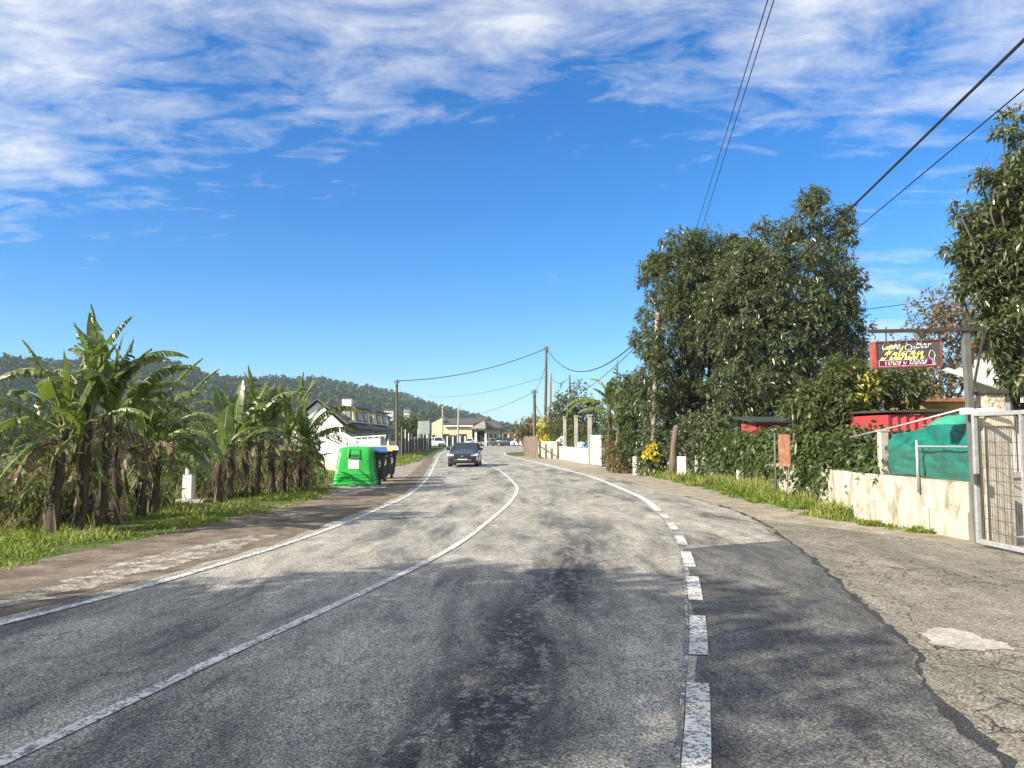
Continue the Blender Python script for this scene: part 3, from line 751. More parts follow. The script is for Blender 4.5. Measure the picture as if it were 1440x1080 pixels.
b9 = [pxblob(*a) for a in ((238,622,27,1.0),(262,610,28,1.1),(228,655,25,.8),(250,660,26,.8),(285,625,28,.9),(215,690,23,.5),(236,688,23,.55))]
tree('shrub', tuple(gpt(245, 684)), b9, 900, 6, .13, .06, .25, 39, M['bushy'], M['bark'], 'yellowish green shrub behind the white post on the left bank', 'shrub', r0=.05, shell=.8)
for i, (px, py, Y, r, lab) in enumerate(((30, 690, 17, 1.0, 'brown straggly shrub at the left edge of the photo, below the bank'), (320, 612, 60, 2.4, 'round green shrub in the field behind the second banana clump'), (255, 600, 75, 2.6, 'dark green shrub far back in the field, seen over the drooping banana leaf'), (18, 612, 60, 2.4, 'dark shrub in the valley at the far left edge'))):
    p = at(px, py, Y); z = gz(p.x, Y)
    bl = [(p.x + random.uniform(-r, r) * .6, Y + random.uniform(-r, r) * .6, max(z + .3, p.z + random.uniform(-.5, .3) * r), r * random.uniform(.5, .8), r * .7, r * random.uniform(.45, .7)) for _ in range(6)]
    tree('shrub', (p.x, Y, z), bl, 700, 6, .09 * r + .05, .04 * r + .02, .25, 50 + i, M['bushy'] if i != 0 else M['drygrass'], M['twig'], lab, 'shrub', r0=.05, shell=.8)
p = at(462, 634, 43); z = gz(p.x, 43)
tree('shrub', (p.x, 43, z), [(p.x + dx_, 43 + dy_, p.z + dz_, .9, .8, .8) for dx_, dy_, dz_ in ((-1.0, 0, -.2), (.1, .2, .0), (-.5, .5, .5), (.9, -.2, -.7), (-.3, -.4, -1.0), (-1.6, .3, .4))], 900, 6, .17, .08, .25, 58, M['avo'], M['bark'], 'dark shrub between the green container and the white gable of the dormered house', 'shrub', r0=.05, shell=.8)
# the shade over the foreground comes from a tree standing left of the road, beside the camera
def shade_tree(base, blobs, n, seed, lab):
    tree('roadside_tree', base, blobs, n, 7, .30, .13, .3, seed, M['avolight'], M['bark'], lab, r0=.22)
shade_tree((-13.2, .2, gz(-13.2, .2)), [(-13.2, .8, 5.2, 3.0, 2.7, 2.3), (-13.0, 2.0, 3.0, 2.4, 2.1, 1.8), (-12.6, 1.5, 7.6, 2.3, 2.2, 1.6), (-13.6, -1.6, 6.0, 2.6, 2.6, 2.6), (-14, -3.8, 4.5, 2.6, 2.6, 2.4), (-13, -6.0, 6, 2.6, 2.6, 3), (-12.5, 2.2, 1.4, 1.9, 1.7, 1.5), (-12.8, -3.0, 2, 2.5, 3, 1.8), (-13.2, -1.2, 8.4, 2.2, 2.4, 1.5)], 9000, 61, 'big leafy tree left of the road whose shade falls over the near lane')

# ---- ivy over the right-hand wall, creepers and flowers
def leaf_bank(name, pts, n, per, L, W, seed, mat, label, cat, group=None, base=None, tintf=None, droop=.5, parent=None, **kw):
    base = base or (sum(p[0] for p in pts) / len(pts), sum(p[1] for p in pts) / len(pts), 0)
    lb = [(p[0] - base[0], p[1] - base[1], p[2] - base[2], p[3], p[4], p[5]) for p in pts]
    me, P = crown_mesh(name, [mat], lb, n, per, L, W, droop, seed, shell=kw.get('shell', .6), bump_amt=.25, freq=1.8, extra_tint=tintf)
    o = link(name, me, parent)
    o.location = base
    if label: tag(o, label, cat, group)
    return o
def bank(px0, px1, ytop0, ytop1, xw, n, rad, zlow=.35):
    out = []
    for i in range(n):
        u = (i + .5) / n; px = px0 + (px1 - px0) * u; yt = ytop0 + (ytop1 - ytop0) * u
        Y = xw * FPX / (px - CX); top = at(px, yt + 8 * math.sin(i * 2.1), Y).z
        x = xw + .35
        for z in np.arange(zlow, top - rad * .4, rad * .9):
            out.append((x + random.uniform(-.08, .08), Y + random.uniform(-.2, .2), float(z), .38, rad * 1.15, rad * 1.0))
    return out
leaf_bank('ivy_hedge', bank(975, 1104, 611, 604, 7.45, 26, .42), 4200, 5, .135, .115, 71, M['ivy'], 'long ivy covered hedge left of the rusty panel', 'hedge')
leaf_bank('ivy_hedge', bank(1186, 1236, 614, 610, 7.2, 7, .30, .75) + bank(1110, 1190, 618, 613, 7.12, 16, .34, .3), 3800, 5, .125, .10, 72, M['ivy'], 'ivy spilling over the pale wall between the rusty panel and the green tarp', 'hedge')
cr = [pxblob(a[0] + 4, a[1], a[2] + 4.5, a[3] * 1.05) for a in ((862,560,36,.55),(880,545,36,.75),(885,580,36,.8),(868,600,36,.7),(895,610,35,.7),(858,620,37,.5),(880,640,36,.7),(862,650,37,.45),(850,590,37.5,.4),(895,560,35.5,.5))]
cr += [pxblob(*a) for a in ((884,545,36.2,.5),(888,575,36.2,.65),(893,605,35.8,.65),(886,635,36,.6),(878,655,36.2,.4),(897,560,35.6,.45),(900,640,35.2,.5),(876,590,36.6,.35))]
leaf_bank('creeper', cr, 2400, 6, .15, .09, 73, M['ivy'], 'thick creeper wrapped round the banana stems beside the white garden gate', 'creeper')
dc = [pxblob(*a) for a in ((858,640,37,.4),(872,652,36,.5),(865,628,37,.4),(880,660,35.6,.35))]
leaf_bank('dead_creeper', dc, 260, 5, .16, .07, 74, M['autumn'], 'brown dead foliage at the foot of the creeper', 'dead foliage')
fl = [pxblob(*a) for a in ((917,632,33,.26),(922,641,33,.2),(911,640,33,.2),(925,622,33,.2),(912,618,33.2,.3),(918,600,33.4,.22),(905,652,33,.35)) ]
fb = leaf_bank('flowering_shrub', [pxblob(*a) for a in ((915,635,33.3,.5),(905,655,33.2,.45),(928,645,33.3,.45),(935,620,33.5,.5),(915,605,33.7,.5))], 500, 6, .13, .06, 75, M['avolight'], 'shrub with a burst of yellow flowers at the foot of the wooden pole', 'shrub')
base = fb.location; tmp = leaf_bank('blossom', fl[:3], 120, 5, .10, .07, 76, M['flower'], None, None, base=tuple(base)); tmp.parent = fb; tmp.location = (0, 0, 0)
fv = [pxblob(*a) for a in ((766,600,72,.8),(768,616,72,.9),(763,628,72,.7),(772,606,72,.6),(770,634,71.5,.5))]
leaf_bank('flowering_vine', fv, 420, 6, .2, .13, 77, M['flower'], 'yellow flowering vine hanging over the wall below the tallest pole', 'vine', tintf=lambda B, t, g: t)
gv_ = [pxblob(*a) for a in ((785,605,63,.9),(800,625,60,.8),(812,620,56,.6),(795,598,62,.9),(815,605,56,.6),(832,618,48,.5))]
leaf_bank('garden_shrub', gv_, 520, 6, .2, .1, 78, M['bushy'], 'mixed garden greenery showing between the white wall pillars', 'shrub')
hb = [pxblob(*a) for a in ((955,640,32.5,.6),(968,615,32.5,.8),(938,650,34.5,.6),(985,600,31.5,.9),(945,605,34.5,.9),(925,590,35.5,.8),(900,585,36,.7),(900,625,35.5,.7),(1010,605,30,.9))]
leaf_bank('laurel_bush', hb, 1100, 6, .17, .07, 79, M['avo'], 'dark bush between the short leaning post and the ivy hedge', 'bush')

# ---- grass: one mass per verge
def grass(name, rows, n, hmin, hmax, seed, mat, wob=.9):
    """rows: list of (y, x0, x1) across the strip; blades in small tufts"""
    g = np.random.default_rng(seed); ya = np.array([r[0] for r in rows]); lens = np.array([r[2] - r[1] for r in rows])
    wgt = lens * np.gradient(ya) / np.maximum(ya, 8) ** .8
    cum = np.cumsum(wgt) / wgt.sum(); u = g.random(n)
    yy = np.interp(u, np.concatenate([[0], cum]), np.concatenate([[ya[0]], ya]))
    x0 = np.interp(yy, ya, [r[1] for r in rows]); x1 = np.interp(yy, ya, [r[2] for r in rows])
    xx = x0 + (x1 - x0) * g.random(n)
    nz = np.array([mn.noise(Vector((a * .9, b * .9, seed))) for a, b in zip(xx, yy)]); nz2 = np.array([mn.noise(Vector((a * 3, b * 3, seed + 3))) for a, b in zip(xx, yy)])
    edge = np.minimum(xx - x0, x1 - xx)
    keep = (nz2 * 1.3 + nz * .8 + edge * 1.3 > .0 + .3 * g.random(n)); xx, yy, nz, edge = xx[keep], yy[keep], nz[keep], edge[keep]; n = len(xx)
    zz_ = np.array([gz(a, b) for a, b in zip(xx, yy)])
    B = np.stack([xx, yy, zz_ - .01], 1)
    B = np.repeat(B, 3, 0) + g.normal(0, .035, (3 * n, 3)) * np.array([[1, 1, 0]]); m = 3 * n
    D = np.stack([g.normal(0, .42, m), g.normal(0, .42, m), np.ones(m)], 1)
    h = (hmin + (hmax - hmin) * g.random(m) ** 1.6) * np.repeat(np.clip(.75 + nz * 1.7, .22, 1.9) * np.clip(.45 + edge * 1.6, .4, 1), 3)
    dist = np.repeat(np.maximum(yy, 8), 3)
    V, F, t = leaves(B, D, h, .010 + .0011 * dist, .35 * g.random(m), np.clip(np.repeat(.4 + nz * .9, 3) + g.normal(0, .2, m), 0, 1), wob)
    o = link(name, np_mesh(name, V, F, [mat], t)); return tag(o, kind='stuff')
rows = []
for y in np.arange(6.5, 62, .75):
    xl = lerp_tab(XL, y); 
    inner = lerp_tab([(6, -2.7), (9, -2.55), (14, -2.5), (20, -2.4), (22, -2.2), (24.5, -2.6), (26, -3.4), (30, -4.4), (36, -3.6), (45, -1.7), (62, -1.4)], y)
    rows.append((y, xl - lerp_tab([(6, 5.4), (12, 5.6), (25, 6.0), (62, 7.0)], y), xl + inner + .25))
grass('grass', rows, 36000, .03, .17, 81, M['grass'])
rows = [(y, lerp_tab(XL, y) - 7.0, lerp_tab(XL, y) - 1.1) for y in np.arange(60, 104, 2.0)]
grass('grass', rows, 3600, .12, .4, 82, M['grass'])
rows = []
for y in np.arange(13.2, 36, .5):
    inner = lerp_tab([(13, 7.15), (14.0, 6.65), (16.4, 6.15), (20, 6.0), (26, 5.95), (30, 5.9), (36, 5.7)], y)
    outer = lerp_tab([(13, 7.42), (16, 7.05), (20, 7.5), (26, 7.9), (30, 7.6), (36, 7.0)], y)
    rows.append((y, inner, outer))
grass('grass', rows, 15000, .06, .38, 83, M['grass'])
rows = [(y, lerp_tab([(60, 3.3), (72, 1.1), (80, .6)], y), lerp_tab([(60, 3.9), (72, 2.2), (80, 2.0)], y)) for y in np.arange(60, 80, 1.0)]
grass('grass', rows, 900, .08, .25, 84, M['grass'])
rows = [(y, lerp_tab(XL, y) - 12, lerp_tab(XL, y) - 5.0) for y in np.arange(9, 34, 1.0)]
grass('dry_weeds', rows, 5200, .25, .8, 85, M['drygrass'])
rows = [(y, lerp_tab(XL, y) - 40, lerp_tab(XL, y) - 8) for y in np.arange(14, 96, 3.0)]
for cl_, sd in (((30, 240, 752, 716), 87), ((282, 450, 706, 686), 88)):
    bl_ = []
    for i in range(22):
        u = random.random(); q = gp(cl_[0] + (cl_[1] - cl_[0]) * u, cl_[2] + (cl_[3] - cl_[2]) * u); r_ = random.uniform(.25, .5)
        bl_.append((q.x + random.uniform(-1.1, -.1), q.y + random.uniform(.1, 1.0), random.uniform(.1, .75), r_, r_, r_ * 1.3))
    o = leaf_bank('undergrowth', bl_, 900, 5, .20, .045, sd, M['bushy'], None, None, droop=.6, shell=.9); tag(o, kind='stuff')
grass('undergrowth', rows, 5200, .35, .95, 86, M['bushy'])

# ---- hills and their woods
RIDGE = [(-1100, 500), (-500, 508), (0, 512), (60, 516), (130, 519), (180, 521), (225, 521), (260, 524), (300, 537), (340, 540), (400, 538), (440, 538), (480, 544), (530, 552), (570, 560), (620, 576), (660, 587), (690, 596), (705, 602), (730, 607), (800, 609), (1000, 606), (1500, 600), (2600, 596)]
def ridge(px):
    D = lerp_tab([(-1100, 620), (200, 640), (420, 780), (720, 1050), (2600, 1200)], px)
    x, y, z = ray(px, lerp_tab(RIDGE, px)); t = D / math.hypot(x, y)
    return x / math.hypot(x, y), y / math.hypot(x, y), D, z * t + CAMZ
def hillz(px, t):
    ux, uy, D, zr = ridge(px); D0 = 330
    if t <= 1:
        d = D0 + (D - D0) * t; e = t ** 1.15 * (1.25 - .25 * t); z = -5.75 + (zr - 4.0 + 5.75) * e
    else:
        d = D + (t - 1) * 500; z = (zr - 4) - (t - 1) * 60
    nzv = mn.noise(Vector((ux * d * .006, uy * d * .006, 3))) * 10 * min(t, 1) * (1 if t < .9 else .25)
    return ux * d, uy * d, z + nzv
pxs = list(range(-1100, 2601, 36)); ts = [i / 20 for i in range(29)]
V = np.array([hillz(p, t) for t in ts for p in pxs]); nx = len(pxs)
F = np.array([(j * nx + i, j * nx + i + 1, (j + 1) * nx + i + 1, (j + 1) * nx + i) for j in range(len(ts) - 1) for i in range(nx - 1)])
h = link('hill', np_mesh('hill', V, F, [M['hill']], smooth=True)); tag(h, kind='structure')
def woods(name, n, seed, pr, tr, mat, hs, cond=None):
    g = np.random.default_rng(seed); protos = []
    for k in range(8):
        conifer = k >= 5; m = 46
        d = unit(g.normal(size=(m, 3))); r = .62 + .4 * g.random((m, 1)); P = d * r
        P = P * np.array([[.36, .36, .5]]) if not conifer else np.stack([d[:, 0] * .24 * (1.1 - (d[:, 2] * .5 + .5)), d[:, 1] * .24 * (1.1 - (d[:, 2] * .5 + .5)), d[:, 2] * .55], 1)
        P[:, 2] += .52
        V, F, t = leaves(P - .0, unit(d + g.normal(0, .7, (m, 3))), .20 + .14 * g.random(m), .15 + .10 * g.random(m), .1 * g.random(m), g.random(m), 1.0)
        trunk = np.array([[-.02, 0, -.1], [.02, 0, -.1], [.02, 0, .6], [-.02, 0, .6], [0, .02, .2]])
        protos.append((V, F, t))
    VV, FF, TT = [], [], []; o = 0
    k = 0
    while k < n:
        px = g.uniform(*pr); t = tr[0] + (tr[1] - tr[0]) * g.random()
        if cond and not cond(px, t, g): continue
        x, y, z = hillz(px, t); k += 1
        V, F, tt = protos[int(g.integers(8))] if mn.noise(Vector((x * .008, y * .008, 8))) < .12 else protos[5 + int(g.integers(3))]
        s = g.uniform(*hs); a = g.uniform(0, 6.28); c, sn = math.cos(a), math.sin(a)
        W = V * s; wdt = g.uniform(.8, 1.35)
        W = np.stack([(W[:, 0] * c - W[:, 1] * sn) * wdt + x, (W[:, 0] * sn + W[:, 1] * c) * wdt + y, W[:, 2] + z - .5], 1)
        VV.append(W); FF.append(F + o); o += len(W)
        base = np.clip(.42 + mn.noise(Vector((x * .012, y * .012, 2))) * .7 + g.normal(0, .13), 0, .9)
        TT.append(np.clip(base + (tt - .5) * .35, 0, 1))
    me = np_mesh(name, np.concatenate(VV), np.concatenate(FF), [mat], np.concatenate(TT))
    return tag(link(name, me), kind='stuff')
woods('forest', 12000, 91, (-480, 860), (.03, 1.04), M['forest'], (5, 11), lambda px, t, g: mn.noise(Vector((px * .013, t * 5, 1))) > -.38 or t > .93)
# the crown of tall trees standing on the ridge
g = random.Random(3)
for i, (px, r) in enumerate(((212, 9), (222, 11), (234, 9), (247, 7))):
    x, y, z = hillz(px, 1.0)
    bl = [(x + g.uniform(-2, 2), y + g.uniform(-2, 2), z + 4 + k * 2.1, 2.8 - k * .25, 2.8, 1.8) for k in range(4)]
    tree('ridge_tree', (x, y, z), bl, 300, 4, 1.5, 1.0, .2, 95 + i, M['forest'], M['bark'], ('broad dark tree crowning the ridge, first from the left of its row', 'tallest dark tree crowning the ridge above the near banana clump', 'dark tree crowning the ridge, third along its row', 'lowest dark tree at the end of the row on the ridge')[i], group='trees in a row on the ridge', r0=.35)
# ------------------------------------------------------------------ built things
M['white'] = pmat('whitewash', (.78, .77, .73), .8, .05, 3, dirt=(.42, .38, .30), dirt_amt=.5, dirt_scale=1.2)
M['cream'] = pmat('cream_render', (.66, .58, .40), .85, .07, 3, dirt=(.42, .35, .24), dirt_amt=.5, dirt_scale=.8)
M['oldwall'] = pmat('stained_pale_wall', (.47, .44, .36), .9, .2, 4, dirt=(.15, .13, .09), dirt_amt=.9, dirt_scale=3.4, bmp=.5, bscale=30, stretch=(1, 1, .45))
M['concrete'] = pmat('old_concrete', (.42, .39, .33), .9, .2, 6, dirt=(.12, .11, .09), dirt_amt=.6, dirt_scale=3, bmp=.5)
M['ochre'] = pmat('ochre_render', (.33, .25, .09), .85, .12, 4)
M['rooftile'] = pmat('dark_roof_tile', (.085, .072, .066), .75, .4, 14, bmp=.5, bscale=9)
M['roofgrey'] = pmat('grey_roof_slate', (.13, .12, .115), .7, .35, 10, bmp=.4, bscale=9)
M['glass'] = pmat('window_glass', (.03, .035, .04), .12, .2, 2, bmp=0, spec=.8)
M['shutter'] = pmat('grey_shutter', (.30, .29, .27), .6, .15, 20)
M['darkgap'] = pmat('dark_interior', (.02, .018, .016), .9, .3, 4)
M['wood'] = pmat('weathered_pole_wood', (.12, .092, .066), .9, .4, 14, bmp=.5, bscale=30, stretch=(1, 1, .06))
M['palewood'] = pmat('pale_pole_wood', (.27, .225, .17), .9, .3, 14, bmp=.5, bscale=30, stretch=(1, 1, .06))
M['galv'] = pmat('galvanised_steel', (.52, .53, .53), .45, .18, 12, metal=.55, bmp=.1)
M['mesh'] = pmat('wire_steel', (.12, .105, .09), .5, .2, 12, metal=.4, bmp=0)
M['greysteel'] = pmat('grey_green_steel', (.12, .128, .112), .55, .2, 6, dirt=(.11, .09, .06), dirt_amt=.5, dirt_scale=4)
M['darksteel'] = pmat('dark_brown_steel', (.055, .042, .034), .6, .3, 8)
M['wire'] = pmat('black_cable', (.012, .012, .013), .6, .2, 5, bmp=0)
M['rust'] = pmat('rusty_sheet', (.27, .13, .07), .85, .3, 9, dirt=(.16, .07, .035), dirt_amt=.8, dirt_scale=5, bmp=.4)
M['red'] = pmat('red_sheet', (.42, .05, .058), .55, .15, 5, dirt=(.28, .03, .03), dirt_amt=.4)
M['signred'] = pmat('faded_red_frame', (.26, .045, .038), .5, .18, 6, dirt=(.6, .3, .2), dirt_amt=.35, dirt_scale=4)
M['signgrey'] = pmat('sign_panel', (.085, .072, .068), .45, .22, 3, stretch=(2.5, 1, .4), bmp=0)
M['purple'] = pmat('purple_band', (.16, .006, .06), .5, .12, 4, bmp=0)
M['signwhite'] = pmat('sign_white', (.85, .84, .80), .5, .05, 6, bmp=0)
M['signyellow'] = pmat('sign_yellow', (.85, .68, .09), .5, .1, 6, bmp=0)
M['tarp'] = pmat('green_tarpaulin', (.006, .135, .10), .36, .25, 5, bmp=.35, bscale=9, dirt=(.02, .22, .17), dirt_amt=.5, dirt_scale=3)
M['tarplight'] = pmat('pale_green_tarpaulin', (.04, .30, .19), .4, .15, 4, bmp=.3, bscale=9)
M['green'] = pmat('green_fibreglass', (.015, .34, .045), .33, .08, 3, dirt=(.05, .30, .08), dirt_amt=.35, dirt_scale=4, bmp=.05)
M['greendark'] = pmat('dark_green_opening', (.008, .05, .012), .6, .2, 5)
M['binblack'] = pmat('dark_bin_plastic', (.022, .024, .028), .42, .25, 8, dirt=(.07, .065, .06), dirt_amt=.4, dirt_scale=4)
M['binblue'] = pmat('blue_lid_plastic', (.03, .10, .26), .45, .15, 6)
M['binyellow'] = pmat('yellow_lid_plastic', (.62, .50, .12), .5, .12, 6, dirt=(.5, .46, .34), dirt_amt=.5)
M['bingrey'] = pmat('grey_lid_plastic', (.50, .49, .44), .5, .15, 6, dirt=(.35, .32, .22), dirt_amt=.5)
M['rubber'] = pmat('black_rubber', (.018, .018, .018), .8, .2, 20)
M['ink'] = pmat('printed_grey', (.20, .20, .21), .6, .1, 8, bmp=0)
M['inkblack'] = pmat('printed_black', (.02, .02, .02), .6, .1, 8, bmp=0)
M['reed'] = pmat('dark_reed_screen', (.055, .045, .035), .95, .6, 20, stretch=(3, 3, .12), bmp=.6)
M['panelgreen'] = pmat('dark_green_panel', (.03, .045, .04), .7, .3, 6)
M['signback'] = pmat('aluminium_sign_back', (.40, .46, .42), .5, .12, 8, metal=.3, bmp=0)
M['lattice'] = pmat('white_balustrade', (.80, .79, .76), .8, .06, 4)
M['pebble'] = soil('pebbled_render', ((.12, .08, .05), (.45, .38, .28), (.75, .70, .60)), 22, .6, 40, .6)
M['awning'] = pmat('grey_corrugated_awning', (.34, .34, .34), .6, .25, 3, dirt=(.55, .54, .5), dirt_amt=.6, dirt_scale=2)
M['lamp'] = pmat('lamp_housing', (.5, .5, .48), .4, .1, 8)

# ---- poles and cables
def pole(base, top, r0, r1, mat, label, group, fittings=True, name='utility_pole', extra=None):
    t = thing(name, base, label, 'utility pole', group)
    base, top = Vector(base), Vector(top); d = top - base; k = 6
    MB().tube([Vector((0, 0, -.2))] + [d * (i / k) + Vector((.01 * math.sin(i * 2), .01 * math.cos(i), 0)) for i in range(1, k + 1)], [r0 + (r1 - r0) * i / k for i in range(k + 1)], 10).build('shaft', mat, t, smooth=True)
    if fittings:
        mb = MB(); mb.box(d + Vector((0, 0, -.25)), (.5, .06, .06)); mb.tube([d + Vector((-.22, 0, -.2)), d + Vector((-.22, 0, -.08))], .035, 8); mb.tube([d + Vector((.22, 0, -.2)), d + Vector((.22, 0, -.08))], .035, 8)
        mb.tube([d + Vector((0, 0, -.6)), d + Vector((0, 0, -.48))], r1 * 1.25, 10)
        mb.build('bracket', M['darksteel'], t)
    if extra: extra(t, d)
    return t
GP = 'wooden poles carrying cables along the road'
p1b = gpt(558, 641); P1 = at(558, 534, p1b.y); pole(p1b, P1, .15, .11, M['wood'], 'dark wooden pole on the left verge beyond the bins', GP)
p2b = gp(766, 639); P2 = at(768.5, 487, p2b.y); pole(p2b, P2, .17, .12, M['wood'], 'tallest wooden pole, above the yellow flowering vine', GP)
p3b = Vector((at(773.5, 600, 82).x, 82, 0)); P3 = at(774, 525, 82); pole(p3b, P3, .16, .13, M['palewood'], 'pale pole standing just behind the tallest wooden pole', GP, fittings=False)
p4b = gp(752, 643.5); P4 = at(751.5, 548, p4b.y); pole(p4b, P4, .15, .12, M['wood'], 'short wooden pole at the end of the slat fence', GP)
p5b = Vector((at(806, 600, 70).x, 70, 0)); P5 = at(801, 527, 70); pole(p5b, P5, .10, .07, M['wood'], 'thin leaning pole rising out of the bushy dark tree', GP, fittings=False)
p6b = gp(917, 668.5); P6 = at(925, 440, p6b.y); pole(p6b, P6, .13, .10, M['palewood'], 'pale wooden pole in front of the big dark tree, yellow flowers at its foot', GP)
p8b = Vector((at(958, 690, 34.3).x, 34.3, 0)); P8 = at(966, 372, 34.3); pole(p8b, P8, .14, .11, M['wood'], 'wooden pole mostly hidden in the dark tree, two overhead wires reaching its top', GP)
p7b = gp(943, 674); P7 = at(951, 600, p7b.y); t = thing('fence_post', p7b, 'short rough leaning post in the grass beside the ivy hedge', 'post')
d = P7 - p7b; MB().tube([(0, 0, -.2), d * .3 + Vector((.02, 0, 0)), d * .65 + Vector((-.02, 0, 0)), d], [.15, .14, .125, .12], 9).build('shaft', M['wood'], t, smooth=True); MB().tube([d + Vector((0, 0, -.02)), d + Vector((.01, 0, .05))], [.11, .02], 8).build('cut_top', M['palewood'], t)
def lamp_arm(t, d):
    MB().tube([d + Vector((0, 0, -.7)), d + Vector((.5, -.2, -.45)), d + Vector((.95, -.35, -.42))], .04, 6).build('arm', M['galv'], t)
    MB().box(d + Vector((1.15, -.42, -.40)), (.55, .25, .12)).build('lamp_head', M['lamp'], t, bevel=.03)
q = Vector((at(622, 600, 138).x, 138, 0)); pole(q, at(622.5, 571, 138), .16, .12, M['concrete'], 'pale concrete pole in front of the yellow gable', 'concrete lamp poles by the far building', fittings=True)
q = Vector((at(644, 600, 136).x, 136, 0)); pole(q, at(645, 567.5, 136), .19, .14, M['concrete'], 'concrete pole with a lamp arm in front of the cream building', 'concrete lamp poles by the far building', fittings=False, extra=lamp_arm, name='street_lamp')
def cable(a, b, sag, r, label, group=None, n=24, name='cable'):
    a, b = Vector(a), Vector(b); mb = MB()
    mb.tube([a.lerp(b, i / n) - Vector((0, 0, sag * 4 * (i / n) * (1 - i / n))) for i in range(n + 1)], r, 5)
    return tag(mb.build(name, M['wire']), label, 'cable', group)
dn = Vector((0, 0, -.2))
cable(P1 + dn * .5, P2 + dn, .72, .035, 'cable crossing the road from the left verge pole to the tallest pole')
cable(P2 + dn, P6 + Vector((0, 0, -.3)), 2.3, .032, 'sagging cable from the tallest pole down towards the banana leaves')
cable(P6 + Vector((0, 0, -.5)), at(802, 560, 69), .4, .022, 'thin slanting cable between the dark tree and the thin leaning pole')
cable(P3 + dn, at(600, 557, 150), .9, .022, 'lower thin cable running left over the cream building from the pale pole')
cable(P4 + dn, at(650, 585, 140), .5, .02, 'thin cable running from the short wooden pole towards the far buildings')
cable(P3 + dn * 2, P5 + dn, .6, .02, 'short thin cable from the pale pole to the thin leaning pole')
cable(P2 + dn * 8, P4 + dn * 1.5, .25, .02, 'short thin cable between the tallest pole and the short wooden pole')
cable(P4 + dn * 5, at(771, 595, 74), .3, .025, 'slack cable from the short pole to the wall under the yellow vine')
def through(A, B, k): return A + (B - A) * k
A = P8 + Vector((-.12, 0, -.1)); B = at(1081, -4, 8.6); cable(A, through(A, B, 1.7), .0, .0075, 'left one of the two close overhead wires rising over the road', 'paired overhead wires over the road', name='overhead_wire')
A2 = P8 + Vector((.12, 0, -.1)); B = at(1089, -2, 8.6); cable(A2, through(A2, B, 1.7), .0, .0075, 'right one of the two close overhead wires rising over the road', 'paired overhead wires over the road', name='overhead_wire')
A = at(962, 521, 34.1); B = at(1444, 52, 6.6); cable(A, through(A, B, 1.25), .0, .017, 'thick black cable slanting up to the top right corner', name='overhead_wire')
A = at(963, 524, 34.1); B = at(1444, 122, 7.4); cable(A, through(A, B, 1.25), .0, .0085, 'thin cable slanting up below the thick black one at the right', name='overhead_wire')
cable(at(1130, 443, 31), at(1420, 402, 31), .15, .014, 'short thin cable between the pointed tree and the half bare tree', name='overhead_wire')

# ---- right-hand wall, tarp, fence, gate
WP = [gp(1365, 760), gp(1281, 744.5), gp(1184, 724), gp(1110, 702), gp(1043, 683), gp(978, 672)]
t = thing('garden_wall', WP[0], 'long low pale stained wall below the green tarp and the ivy', 'wall')
def wallrun(P, z0, z1, th, out=None):
    mb = out or MB()
    P = [Vector((p.x, p.y, 0)) for p in P]; b = offs(P, th)
    n = len(P); mb.add([(p.x, p.y, z0) for p in P] + [(p.x, p.y, z1) for p in P] + [(p.x, p.y, z0) for p in b] + [(p.x, p.y, z1) for p in b],
        [(i, i + 1, n + i + 1, n + i) for i in range(n - 1)] + [(2 * n + i, 3 * n + i, 3 * n + i + 1, 2 * n + i + 1) for i in range(n - 1)] + [(n + i, n + i + 1, 3 * n + i + 1, 3 * n + i) for i in range(n - 1)] + [(0, n, 3 * n, 2 * n), (n - 1, 3 * n - 1, 4 * n - 1, 2 * n - 1)])
    return mb
def dens(P, step=.3):
    out = []
    for a, b in zip(P, P[1:]):
        k = max(1, int((b - a).length / step)); out += [a.lerp(b, i / k) for i in range(k)]
    return out + [P[-1]]
wallrun(offs(dens(WP), -.03), -.05, .45, .22).build('footing', M['oldwall'], t, world=True)
wallrun(dens(WP), .45, .93, .19).build('block_course', M['oldwall'], t, world=True)
def onwall(px, off=0.0):
    """point of the wall's face under a picture column"""
    for a, b in zip(WP, WP[1:]):
        for i in range(60):
            p = a.lerp(b, i / 60)
            if CX + FPX * p.x / p.y / 1.0 <= px + 0: return Vector((p.x + off, p.y, 0))
    return WP[-1]
for px in (1228, 1305): 
    p = onwall(px); MB().box((p.x - .035, p.y, .22), (.04, .16 if px == 1228 else .02, .44)).build('pier', M['concrete'], t, world=True)
p = onwall(1234, .10); z1 = at(1234, 607, p.y).z
tp = thing('wall_post', (p.x, p.y, .93), 'pale square post at the left end of the green tarp', 'post'); MB().box((0, 0, (z1 - .93) / 2), (.16, .16, z1 - .93)).build('shaft', M['oldwall'], tp, bevel=.012); MB().box((0, 0, z1 - .91), (.19, .19, .035)).build('cap', M['concrete'], tp)
